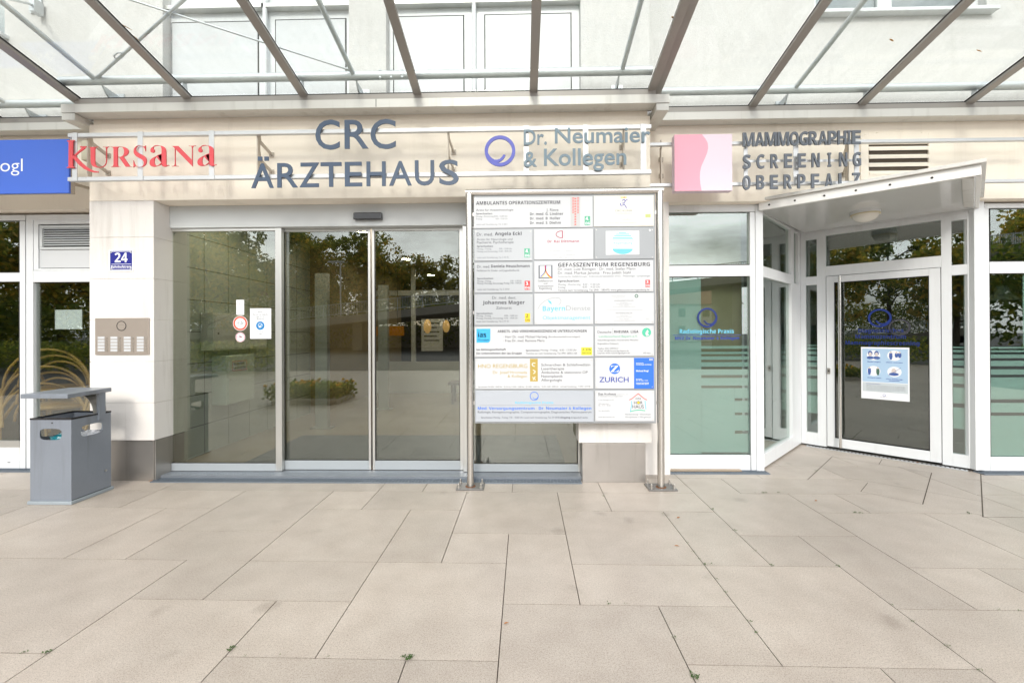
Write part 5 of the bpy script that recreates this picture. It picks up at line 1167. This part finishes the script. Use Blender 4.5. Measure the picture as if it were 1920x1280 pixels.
c = P(450.7, 632, YN); m = MB().use(m_paper); m.disc(c, 9.2*k, (0,-1,0), (0,0,1), 30, .001); m.use(mat('rose print', (.70,.16,.24), .4)).disc(c+Vector((0,-.001,0)), 8.6*k, (0,-1,0), (0,0,1), 30, .0004, 7.5*k)
b0 = c+Vector((0,-.0012,0)); m.use(m_text)
for a, b, w in (((-1.5,1.6),(2.2,.6),1.8), ((-1.2,2),(-.6,3.6),1.3), ((2,.6),(2.8,-1.6),.7), ((-1.2,1.2),(-.4,-1),.6), ((2.2,.8),(3.6,2),.5)): seg(a, b, w)
m.use(mat('rose bar', (.70,.16,.24), .4)); b0 = c+Vector((0,-.0018,0)); seg((-7.6,0),(7.6,-.4),.9); m.build('disc', None, s)
s = sheet('paper_notice', 'blank pale paper sheet taped inside the left café window', 103, 154, 580.5, 617, YS+.045, mat('thin paper', (.85, .87, .90), .6))
m = MB().use(m_paper)
for b in ((103, 154, 580.5, 581.4), (103, 154, 616, 617), (103, 103.8, 581.4, 616), (153.2, 154, 581.4, 616)): px_box(m, *b, YS+.0445, .0004)
m.build('border', None, s)
# poster on the corner door
s_0, z_0 = dp(1614, 650); s_1, z_1 = dp(1705.5, 753); zt_ = (dp(1614, 650)[1]+dp(1705, 652)[1])/2; zb2 = (dp(1614, 746)[1]+dp(1705, 753)[1])/2
s = thing('poster', 'pale blue hygiene rules poster on the corner door glass', 'poster', DP((s_0+s_1)/2, zb2, 0))
pw, ph = s_1-s_0, zt_-zb2
def PT(x, y, o=.0): return DP(s_0+pw*x, zt_-ph*y, -.0125+o)       # poster coordinates 0..1 from the top left
m = MB().use(m_paper); m.prism([PT(0,0), PT(1,0), PT(1,1), PT(0,1)], nrm_d*.001); m.build('sheet', None, s)
m = MB().use(mat('powder blue print', (.40, .56, .74), .5)); m.prism([PT(.03,.03,.0012), PT(.97,.03,.0012), PT(.97,.67,.0012), PT(.03,.67,.0012)], nrm_d*.0003)
m.use(mat('grey field', (.55, .60, .63), .5)); m.prism([PT(.03,.68,.0012), PT(.97,.68,.0012), PT(.97,.86,.0012), PT(.03,.86,.0012)], nrm_d*.0003)
def ell(x, y, rx, ry, mt, o=.0016, n=22): m.use(mt).prism([PT(x+rx*cos(2*pi*i/n), y+ry*sin(2*pi*i/n), o) for i in range(n)], nrm_d*.0002)
m_fig = mat('figure blue', (.05, .11, .35), .5); m_skin = mat('figure pale', (.62, .55, .52), .5)
for x, y in ((.27,.155), (.70,.155), (.27,.46), (.70,.46)): ell(x, y, .145, .098, m_paper)
for x in (.20, .335): ell(x, .12, .048, .05, m_fig, .0019); ell(x, .14, .033, .04, m_skin, .0022); ell(x, .205, .075, .03, m_fig, .0019)
def fig(x, y, h, mt=m_fig): ell(x, y-h*.42, .018, .022, m_skin, .0022, 12); m.use(mt).prism([PT(x-.03, y-h*.32, .002), PT(x+.03, y-h*.32, .002), PT(x+.036, y+h*.12, .002), PT(x+.02, y+h*.5, .002), PT(x-.02, y+h*.5, .002), PT(x-.036, y+h*.12, .002)], nrm_d*.0002)
fig(.63, .155, .15); fig(.745, .14, .10); fig(.81, .14, .11); fig(.18, .46, .15); fig(.36, .46, .15, mat('figure green', (.06,.14,.10), .5)); ell(.69, .45, .05, .055, m_skin, .0019); ell(.69, .505, .10, .03, m_fig, .0022)
m.use(m_fig).prism([PT(.58,.53,.0026), PT(.585,.535,.0026), PT(.83,.385,.0026), PT(.825,.38,.0026)], nrm_d*.0002)
def tp(body, x0, x1, y, cap, mt, wt=.02): text(m.use(mt), body, PT(x0, y, .002), PT(x1, y, .002), (0,0,ph*cap), nrm=nrm_d, weight=wt)
for b_, x0, x1, y in (('Maske tragen', .14, .42, .292), ('alleine eintreten', .53, .87, .292), ('Abstand halten', .13, .43, .60), ('ohne Erkältungs-', .53, .88, .605), ('symptome', .59, .80, .637)): tp(b_, x0, x1, y, .019, m_dblue)
tp('Liebe Patientinnen und Patienten,', .11, .42, .715, .012, m_dblue)
for i in range(6): tp('zu Ihrem Schutz und zum Schutz unserer Mitarbeiter bitten wir Sie, diese Regeln einzuhalten.', .11, .92 if i < 5 else .66, .742+i*.019, .009, m_grey, 0)
ring_logo(m, PT(.49,.915,.001), .014, .0115, nrm_d, (0,0,1), m_dblue, .0004); tp('Radiologische Praxis', .40, .58, .955, .010, m_grey, 0); m.build('print', None, s)
# ---------------------------------------------------------------- things in the lobby and the café
s = thing('key_cabinet', 'pale green steel fire brigade cabinet on the tiled lobby wall', 'cabinet', (-3.66, 5.4, .55))
m_cab = mat('pale green cabinet', (.70, .77, .72), .4)
m = MB().use(m_cab); m.box(-3.719, -3.54, 5.16, 5.70, .56, 1.15); m.build('body', None, s, bevel=.004)
m = MB().use(m_cab); m.box(-3.539, -3.53, 5.18, 5.69, .57, 1.14); d_ = m.build('door', None, s, bevel=.002)
m = MB().use(m_steel); m.disc((-3.529, 5.21, .86), .012, (1,0,0), (0,0,1), 12, .006); m.build('lock', None, d_)
m = MB().use(m_paper); m.box(-3.529, -3.528, 5.25, 5.53, .96, 1.08); m.use(m_coral)
for b in ((5.25, 5.53, .96, .968), (5.25, 5.53, 1.072, 1.08), (5.25, 5.258, .968, 1.072), (5.522, 5.53, .968, 1.072)): m.box(-3.528, -3.5276, *b)
m.use(m_text); text(m, 'FEUERWEHR-', (-3.5274, 5.275, 1.03), (-3.5274, 5.49, 1.03), (0,0,.032), nrm=Vector((1,0,0)), weight=.02); text(m, 'LAUFKARTEN', (-3.5274, 5.275, .98), (-3.5274, 5.50, .98), (0,0,.032), nrm=Vector((1,0,0)), weight=.02); m.build('label_plate', None, d_)
s = thing('letterbox_bank', 'white steel letterbox unit on the tiled lobby wall above the cabinet', 'letterbox', (-3.65, 5.4, 1.25))
m = MB().use(m_whitewarm); m.box(-3.719, -3.575, 4.98, 6.05, 1.22, 1.66); m.build('body', None, s, bevel=.004)
for k in range(3):
    m = MB().use(m_whitewarm); m.box(-3.5749, -3.567, 5.0+k*.35, 5.33+k*.35, 1.24, 1.64); f_ = m.build('flap', None, s, bevel=.002)
    m = MB().use(m_dark); m.disc((-3.5665, 5.06+k*.35, 1.42), .012, (1,0,0), (0,0,1), 10, .003); m.build('lock', None, f_)
s = thing('bench', 'dark wooden bench standing deep in the lobby', 'bench', (-.95, 8.7, 0))
m_wood = mat('dark bench wood', (.10, .06, .04), .5)
m = MB().use(m_wood); m.box(-1.45, -.4, 8.5, 8.95, .40, .45); m.build('seat', None, s, bevel=.005)
for x in (-1.4, -.47):
    for y in (8.54, 8.88): m = MB().use(m_wood); m.box(x, x+.05, y, y+.05, .022, .40); m.build('leg', None, s)
for x, sz, lab in ((-2.02, .15, 'glowing egg-shaped pendant lamp in the lobby, the larger one'), (-1.62, .135, 'glowing egg-shaped pendant lamp in the lobby, the smaller one')):
    z = 1.56; s = thing('pendant_lamp', lab, 'lamp', (x, 9.3, z), 'pendant lamps in the lobby')
    m = MB().use(emit('amber shade', (1, .58, .22), .9)); m.sphere((x, 9.3, z), sz*.55, sz*.55, sz, 20, 12); m.build('lamp_shade', None, s)
    m = MB().use(m_dark); m.tube([(x, 9.3, z+sz), (x, 9.3, 2.95)], .004, 6); m.build('cord', None, s)
s = thing('info_sign', 'orange information sign hanging deep in the lobby', 'sign', (-3.05, 10.1, 1.4))
m = MB().use(mat('orange sign face', (.75, .30, .02), .5)); m.box(-3.4, -2.75, 10.1, 10.14, 1.36, 1.58); m.build('panel', None, s); m = MB().use(m_dark); m.box(-3.2, -3.19, 10.11, 10.12, 1.58, 2.95); m.box(-2.9, -2.89, 10.11, 10.12, 1.58, 2.95); m.build('hanger', None, s)
s = thing('door_mat', 'grey ribbed entrance mat inside the sliding doors', 'mat', (-1.2, 5.2, .022))
m = MB().use(mat('mat rib', (.05, .062, .075), .8))
for k in range(26): m.box(-3.0, .45, 4.62+k*.05, 4.655+k*.05, .0225, .030)
m.use(m_dark).box(-3.0, .45, 4.6, 5.95, .0221, .0225); m.build('ribs', None, s)
for i, (x, y) in enumerate(((-2.95, 6.4), (-2.55, 8.0))):
    s = thing('glass_stele', ('glass and steel post standing in the lobby by the tiled wall', 'glass and steel post further back in the lobby')[i], 'post', (x, y, 0))
    m = MB().use(m_alu); m.box(x-.09, x+.09, y-.05, y+.05, .022, 2.3); m.build('panel', None, s, bevel=.003); m = MB().use(m_steel); m.box(x-.15, x+.15, y-.08, y+.08, .0221, .035); m.build('base', None, s)
m_rat = mat('honey rattan', (.48, .28, .075), .35, var=.15, vs=8)
def rattan(x, y, rz, k, z0=.02):
    s = thing('rattan_chair', ('lowest rattan armchair of the stack behind the left window', 'middle rattan armchair of the stack behind the left window', 'topmost rattan armchair of the stack behind the left window', 'lone rattan armchair behind the window under the blank sheet')[k], 'chair', (x, y, z0), 'rattan chairs in the café')
    c, sn = cos(rz), sin(rz)
    T = lambda p: (x+p[0]*c-p[1]*sn, y+p[0]*sn+p[1]*c, z0+p[2])
    for j, (r_, off) in enumerate(((.41, 0), (.34, .05), (.27, .09))):
        m = MB().use(m_rat); m.tube([T((cos(a)*r_, -.22+off*2, .42+sin(a)*r_*1.05)) for a in [pi*q_/16 for q_ in range(17)]], .0135, 8); m.build('back_hoop', None, s)
    for sg in (-1, 1):
        m = MB().use(m_rat); m.tube([T((sg*.40, -.22, .42)), T((sg*.42, .0, .62)), T((sg*.40, .28, .52)), T((sg*.36, .34, .3)), T((sg*.34, .34, 0))], .016, 8); m.build('arm', None, s)
        m = MB().use(m_rat); m.tube([T((sg*.42, -.22, .42)), T((sg*.36, -.30, 0))], .016, 8); m.build('leg', None, s)
    m = MB().use(m_rat); m.sphere(T((0, .04, .38)), .34, .30, .05, 20, 8); m.build('seat', None, s)
rattan(-5.42, 5.0, .25, 0, .02); rattan(-5.42, 5.02, .25, 1, .21); rattan(-5.42, 5.04, .25, 2, .40); rattan(-4.62, 5.7, -.1, 3, .30)
s = thing('cafe_table', 'small café table with honey wood top behind the left window', 'table', (-4.55, 5.35, .02))
m = MB().use(mat('table wood', (.50, .33, .12), .35)); m.box(-4.95, -4.05, 5.0, 5.6, 1.02, 1.055); m.build('tabletop', None, s, bevel=.004); m = MB().use(m_dark); m.tube([(-4.5, 5.3, .02), (-4.5, 5.3, 1.02)], .03, 10); m.tube([(-4.5, 5.3, .02), (-4.5, 5.3, .04)], .24, 20); m.build('pedestal', None, s)
lp = P(1878, 560, 6.0); s = thing('bell_lamp', 'white bell-shaped pendant lamp behind the window at the right edge', 'lamp', lp); m = MB().use(m_white); m.smooth = True
prof = [(.165,-.02),(.16,.0),(.12,.04),(.085,.07),(.075,.10),(.07,.14),(.05,.17),(.012,.18)]; nn_ = 28
m.add([lp+Vector((r_*cos(2*pi*k/nn_), r_*sin(2*pi*k/nn_), z)) for r_, z in prof for k in range(nn_)], [(a*nn_+k, a*nn_+(k+1)%nn_, (a+1)*nn_+(k+1)%nn_, (a+1)*nn_+k) for a in range(len(prof)-1) for k in range(nn_)]); m.build('lamp_shade', None, s); m = MB().use(m_dark); m.tube([lp+Vector((0,0,.18)), Vector((lp.x, lp.y, 2.95))], .005, 6); m.build('cord', None, s)
s = thing('side_shelf', 'low white cabinet behind the left café window beside the pillar', 'cabinet', (-4.2, 4.8, .02))
m = MB().use(m_whitewarm); m.box(-4.42, -4.02, 4.68, 5.0, .02, .80); m.use(m_alu).box(-4.44, -4.02, 4.66, 5.02, .80, .845); m.build('body', None, s, bevel=.003)
s = thing('wire_basket', 'small white wire basket with red packets on the low cabinet', 'basket', (-4.14, 4.76, .845))
m = MB().use(m_white)
for z in (.86, .92, .98): m.tube([(-4.22, 4.70, z), (-4.06, 4.70, z), (-4.06, 4.84, z), (-4.22, 4.84, z), (-4.22, 4.70, z)], .003, 6)
for x in (-4.22, -4.14, -4.06): m.tube([(x, 4.70, .845), (x, 4.70, .98)], .003, 6)
m.build('wire', None, s); m = MB().use(m_redp); m.box(-4.2, -4.09, 4.72, 4.82, .847, .93); m.build('packet', None, s, bevel=.01)

# ---------------------------------------------------------------- weeds in the joints and a few fallen leaves
m_weed = mat('joint weed', (.05, .10, .02), .7, var=.3, vs=40)
m = MB().use(m_weed); wr = random.Random(21)
def tuft(p, n, sz):
    for _ in range(n):
        a = wr.random()*2*pi; r_ = wr.random()*sz; c = Vector((p.x+cos(a)*r_, p.y+sin(a)*r_*.7, .003+wr.random()*sz*.35)); l = sz*(.18+.25*wr.random()); b = wr.random()*2*pi
        d = Vector((cos(b), sin(b), .5*wr.random()))*l; w = Vector((-sin(b), cos(b), .3))*l*.45
        m.add([c-d*.2, c+d*.4+w, c+d, c+d*.4-w], [(0,1,2,3)])
for u, v, n, sz in ((87,1224,24,.020),(45,1223,14,.016),(432,1217,26,.022),(438,1212,10,.014),(766,1234,34,.026),(755,1232,14,.014),(775,1231,12,.014),(1303,1270,28,.022),(1296,1262,10,.014),(1265,1196,14,.016),(1334,955,18,.022),(1377,995,12,.018),(1417,1033,10,.016),(1447,1060,14,.018),(1321,1059,16,.02),(1335,1058,10,.015),(1344,1085,10,.014),(1360,1110,10,.014),(1407,1165,14,.016),(1418,1186,12,.016),(1573,1062,14,.018),(1670,1134,9,.014),(1710,1164,12,.016),(1776,1211,12,.016),(1835,1256,10,.016),(1300,1035,10,.016),(1310,1048,9,.014),(1288,1018,8,.014),(1242,963,10,.016),(1606,962,16,.026),(1613,962,10,.02),(1430,924,14,.024),(1437,924,12,.02),(1460,924,10,.02),(1415,924,8,.02),(1817,962,20,.024),(1530,883,12,.024),(1131,930,12,.02),(1136,937,8,.016),(1874,1144,10,.015),(1912,1145,8,.013),(1141,1132,14,.015),(1172,1133,9,.012),(525,1229,8,.011),(461,1229,7,.01),(1048,947,8,.014),(949,1030,6,.01),(948,1070,6,.01),(613,1232,6,.01),(878,925,6,.014),(486,1164,7,.01)): tuft(PG(u, v), n, sz)
tag(m.build('weeds', None), kind='stuff')
m_leaf = mat('dry leaf', (.34, .14, .04), .7)
def dry_leaf(lab, u, v, a, sz):
    p = PG(u, v); m = MB().use(m_leaf); c, sn = cos(a), sin(a); vs = []
    for x, y, z in ((-1,0,.02),(-.5,.35,.18),(.2,.42,.22),(.7,.2,.12),(1.2,0,.03),(.7,-.2,.10),(.2,-.42,.25),(-.5,-.35,.15),(0,0,.04)): vs.append((p.x+(x*c-y*sn)*sz, p.y+(x*sn+y*c)*sz, .004+z*sz))
    m.add(vs, [(8,i,(i+1)%8) for i in range(8)]); o = m.build('fallen_leaf', None); tag(o, lab, 'leaf', 'fallen leaves')
for lab, u, v, a, sz in (('rust brown leaf on the paving right of the board post', 1272, 971, .6, .018), ('rust brown leaf on the paving in front of the right board post', 1269, 1024, -.3, .016), ('rust brown leaf on the slabs towards the corner door', 1530, 939, .9, .018), ('curled brown leaf lying beside the left steel plinth', 282, 902, .2, .02), ('tan leaf lying at the foot of the corner door', 1722, 868, .1, .03), ('dark leaf on the threshold by the board post', 810, 896, 1.2, .018), ('curled tan leaf on the paving near the long dark joint', 949, 1169, .4, .012)): dry_leaf(lab, u, v, a, sz)
m_leafy = mat('ochre leaf', (.45, .22, .05), .7)
def roof_leaf(lab, u, v, a, l, w):
    zt_ = ZG+.080+.030+.0585; d = ray(u, v); t = (zt_+SLOPE*(Yg+.042)-EYE)/(d.z+SLOPE*d.y); p = Vector((0,0,EYE))+d*t; m = MB().use(m_leafy); c, sn = cos(a), sin(a); vs = []
    for x, y in ((-1,0),(-.4,.5),(.4,.4),(1,.1),(.4,-.3),(-.4,-.4)): q = Vector((x*l*c-y*w*sn, x*l*sn+y*w*c, 0)); vs.append(p+q+Vector((0,0,-SLOPE*q.y+.001)))
    m.prism(vs, (0,0,.003)); tag(m.build('fallen_leaf', None), lab, 'leaf', 'leaves on the glass roof')
roof_leaf('long brown twig-like leaf on the glass beside the second left beam', 234, 50, .9, .045, .008); roof_leaf('curled ochre leaf on the glass just below the twig-like one', 253, 71, 1.3, .03, .012); roof_leaf('small ochre leaf caught at the double beam above the grey letters', 1262, 34, .5, .018, .014); roof_leaf('grey smudge-like leaf on the right glass pane', 1672, 76, .4, .03, .012); roof_leaf('thin dry leaf on the right glass below the smudge-like one', 1836, 96, .3, .035, .008)
# ---------------------------------------------------------------- what stands behind the photographer (seen in the glass)
m_bark = mat('bark', (.09, .07, .05), .9, var=.3, vs=8, bump=.5, bs=30)
def leafmat(name, c0, c1, c2):
    m, t, N, L, b = nodes(name); g = N.new('ShaderNodeNewGeometry'); r = N.new('ShaderNodeValToRGB'); e = r.color_ramp.elements
    e[0].color = (*c0, 1); e[1].color = (*c2, 1); e[1].position = .95; k = e.new(.55); k.color = (*c1, 1); L.new(g.outputs['Random Per Island'], r.inputs[0]); L.new(r.outputs[0], b.inputs['Base Color']); b.inputs['Roughness'].default_value = .6
    tl = N.new('ShaderNodeBsdfTranslucent'); L.new(r.outputs[0], tl.inputs[0]); mx = N.new('ShaderNodeMixShader'); mx.inputs[0].default_value = .6; L.new(b.outputs[0], mx.inputs[1]); L.new(tl.outputs[0], mx.inputs[2]); L.new(mx.outputs[0], N['Material Output'].inputs['Surface']); return m
lm_g = leafmat('green foliage', (.06,.10,.02), (.19,.26,.045), (.46,.42,.06)); lm_a = leafmat('autumn foliage', (.10,.15,.03), (.33,.33,.05), (.62,.40,.06)); lm_y = leafmat('yellowing foliage', (.09,.12,.02), (.27,.27,.04), (.48,.40,.06))
def grow(seed, h, r, lm, n, lsz, low=.25):
    R_ = random.Random(seed); t = MB().use(m_bark)
    lean = Vector((R_.uniform(-.3,.3), R_.uniform(-.3,.3), 0))
    tr = [Vector((0,0,0)), Vector((0,0,h*.25))+lean*.4, Vector((0,0,h*.5))+lean, Vector((0,0,h*.85))+lean*1.4]
    t.tube(tr, 0, 10, True, [h*.022, h*.017, h*.011, h*.003]); tips = []
    for k in range(11):
        z = h*(low+.06+.055*k); b = Vector((0,0,z))+lean*(z/h*1.5); a = k*2.4+R_.random(); l = r*(1.0-.045*k)*R_.uniform(.75,1.05)
        e_ = b+Vector((cos(a)*l, sin(a)*l, l*R_.uniform(.25,.6))); mid_ = (b+e_)/2+Vector((0,0,.25)); t.tube([b, mid_, e_], 0, 7, True, [h*.008, h*.005, h*.0015]); tips += [e_, mid_*.4+e_*.6, (b+mid_)/2]
        for q_ in range(2):
            a2 = a+R_.uniform(-1,1); e2 = mid_+Vector((cos(a2), sin(a2), R_.uniform(.2,.9)))*l*.5; t.tube([mid_, e2], 0, 5, True, [h*.004, h*.001]); tips.append(e2)
    tips.append(tr[-1])
    c = MB().use(lm); cl = []
    for p in tips:
        for _ in range(3): cl.append((p+Vector((R_.gauss(0,1), R_.gauss(0,1), R_.gauss(0,.8)))*r*.20, r*R_.uniform(.11,.24)))
    for i in range(n):
        p, rr = cl[R_.randrange(len(cl))]; d = Vector((R_.gauss(0,1), R_.gauss(0,1), R_.gauss(0,1))).normalized()
        q_ = p+d*rr*R_.random()**.4; nx = Vector((R_.gauss(0,1), R_.gauss(0,1), R_.gauss(0,1))).normalized(); ny = nx.cross(d).normalized(); s_ = lsz*R_.uniform(.6,1.3)
        c.add([q_-nx*s_, q_+ny*s_*.55, q_+nx*s_, q_-ny*s_*.55], [(0,1,2,3)])
    return t, c
def plant_tree(name, label, loc, parts, group, rot=0, sc=1):
    o = thing(name, label, 'tree', loc, group); o.rotation_euler.z = rot; o.scale = (sc,)*3
    for nm, me in parts: ch = bpy.data.objects.new(nm, me); COL.objects.link(ch); ch.parent = o
    return o
def tree_kind(seed, h, r, lm, n, lsz, low=.25):
    t, c = grow(seed, h, r, lm, n, lsz, low); out = []
    for nm, b in (('trunk', t), ('crown', c)):
        me = bpy.data.meshes.new(nm); me.from_pydata(b.v, [], b.f); me.materials.append(b.mats[0]); out.append((nm, me))
        if nm == 'trunk':
            for p in me.polygons: p.use_smooth = True
    return out
kinds = [tree_kind(3, 14, 4.6, lm_g, 5600, .25), tree_kind(8, 12, 4.2, lm_a, 5200, .23), tree_kind(14, 10, 3.4, lm_y, 4800, .20), tree_kind(19, 9, 3.6, lm_a, 5600, .18, .16)]
lab = {0: 'tall dark green tree behind the bridge, mirrored in the doors', 1: 'golden brown autumn tree behind the bridge, mirrored in the doors', 2: 'smaller yellowing tree mirrored against the sky beside the doors', 3: 'autumn tree across the forecourt, mirrored in the corner door'}
for i, (x, y, k, sc) in enumerate(((-42,-33,0,.95), (-36.5,-41,1,1.10), (-31,-36,0,.92), (-26,-43,0,.98), (-22.5,-37,1,.92), (-18.6,-42,0,.93), (-15.8,-38,1,.86), (-12.6,-41,1,.86), (-8.6,-41,2,.92), (-5.2,-42,2,.78), (-2.0,-43,2,.66), (-50,-28,0,.95),
        (-27,-16,3,1.05), (-34,-10,3,1.15), (-22,-21,3,1.0), (-40,-20,0,.85), (44,-30,1,.95), (52,-34,0,1.0))):
    plant_tree('tree', lab[k], (x, y, -.03), kinds[k], 'trees mirrored in the glass', i*1.7, sc)
br = thing('footbridge', 'ramped concrete bridge with steel railings mirrored in the glass doors', 'bridge', (0, -28, 0))
zr_ = lambda x: 5.26+.098*x
m = MB().use(m_conc); xs_ = [-46+4*k for k in range(27)]
for a, b in zip(xs_, xs_[1:]):
    za_, zb2 = zr_(a)-1.0, zr_(b)-1.0
    m.prism([(a,-26,za_), (b,-26,zb2), (b,-26,zb2-.62), (a,-26,za_-.62)], (0,-8,0))
m.build('deck', None, br)
m = MB().use(m_galv)
for a, b in zip(xs_, xs_[1:]):
    for dz in (0, -.82): m.bar((a,-26.1,zr_(a)+dz), (b,-26.1,zr_(b)+dz), .05, .05)
    for k in range(2): x = a+2*k; m.bar((x,-26.1,zr_(x)-1), (x,-26.1,zr_(x)), .06, .06, up=(0,1,0))
    for k in range(30): x = a+4*k/30; m.box(x-.011, x+.011, -26.115, -26.085, zr_(x)-.82, zr_(x)-.02)
m.build('railing', None, br)
for x in (-14, 2, 18, 34):
    m = MB().use(m_conc); m.box(x-.4, x+.4, -32, -28, -.05, zr_(x)-1.6); m.build('pier', None, br)
m = MB().use(m_conc); m.box(-34, -6, -36, -35.6, -.05, 2.2); tag(m.build('retaining_wall', None), 'concrete retaining wall under the bridge, mirrored in the doors', 'wall')
def hedge(lab, x0, x1, y0, y1, h, lm, n, lsz, fl=0):
    R_ = random.Random(int(abs(x0*7+y0))); s = thing('hedge', lab, 'hedge', ((x0+x1)/2, (y0+y1)/2, 0), 'hedges mirrored in the glass'); c = MB().use(lm)
    for i in range(n):
        q_ = Vector((R_.uniform(x0,x1), R_.uniform(y0,y1), h*R_.random()**.6*R_.uniform(.8,1.1))); nx = Vector((R_.gauss(0,1), R_.gauss(0,1), R_.gauss(0,1))).normalized(); ny = nx.cross(Vector((R_.gauss(0,1), R_.gauss(0,1), R_.gauss(0,1)))).normalized(); k = lsz*R_.uniform(.6,1.3)
        c.add([q_-nx*k, q_+ny*k*.5, q_+nx*k, q_-ny*k*.5], [(0,1,2,3)])
    c.build('foliage', None, s)
    if fl:
        c = MB().use(mat('marigold petals', (.80, .42, .02), .6))
        for i in range(fl): q_ = Vector((R_.uniform(x0,x1), R_.uniform(y0,y1), h*R_.uniform(.95,1.15))); c.sphere(q_, .04, .04, .028, 7, 4)
        c.build('blossoms', None, s)
    return s
hedge('tall green thicket on the slope before the bridge, mirrored at the right edge', 30, 74, -25, -21, 7.6, lm_g, 15000, .24)
hedge('long sunlit hedge beyond the bridge mirrored in the right sliding door', -16, 10, -38, -36.6, 2.0, lm_y, 9000, .09)
hedge('low planting with yellow flowers mirrored low in the left glass', -5.2, -3.7, -.9, .1, .36, lm_g, 2600, .05, 26)
hedge('dark hedge along the forecourt mirrored in the corner door', -24, -9.5, -8.6, -7.0, 1.1, lm_g, 9000, .07)
hedge('tall shaggy thicket below the trees behind the bridge, mirrored in the doors', -62, -3, -36, -33.5, 4.6, lm_g, 20000, .17)
hedge('leafy green thicket across the forecourt, mirrored in the cafe windows', -46, -24, -15, -12, 3.2, lm_g, 14000, .14)
hedge('green thicket left of the forecourt, mirrored in the corner door', -44, -40, -12, 3, 3.6, lm_g, 11000, .14)
m = MB().use(m_conc); m.box(-4.95, -3.7, -.8, .2, 0, .10); tag(m.build('planter_kerb', None, bevel=.01), 'low concrete planter edging around the yellow flowers, mirrored in the glass', 'planter')
s = thing('street_lamp', 'slim street lamp on the bridge mirrored in the left sliding door', 'street lamp', (-15.2, -27.5, 2.2))
m = MB().use(m_galv); m.tube([(-15.2,-27.5,2.5), (-15.2,-27.5,7.4)], .06, 10); m.build('pole', None, s); m = MB().use(m_galv); m.box(-16.2, -14.9, -27.65, -27.35, 7.38, 7.5); m.build('lamp_head', None, s)
for x0_, x1_, y0_, y1_, h_, lab_ in ((-46, -30, -64, -54, 11, 'pale gabled house beyond the trees mirrored in the café window'), (16, 34, -72, -60, 9, 'low pale building beyond the bridge mirrored at the right')):
    s = thing('house', lab_, 'house', ((x0_+x1_)/2, (y0_+y1_)/2, 0)); m = MB().use(m_cream); m.box(x0_, x1_, y0_, y1_, -.05, h_*.65); m.build('wall', None, s)
    m = MB().use(mat('roof tiles', (.25, .09, .05), .8)); ym = (y0_+y1_)/2; m.prism([(x0_-.4, y1_+.5, h_*.64), (x0_-.4, ym, h_), (x0_-.4, y0_-.5, h_*.64)], (x1_-x0_+.8, 0, 0)); m.build('roof', None, s)
    for k in range(5):
        for z in (1.0, 3.8):
            m = MB().use(m_glassu); xx_ = x0_+1.5+k*(x1_-x0_-3)/4; m.box(xx_-.55, xx_+.55, y1_, y1_+.03, z, z+1.4); m.build('window', None, s)
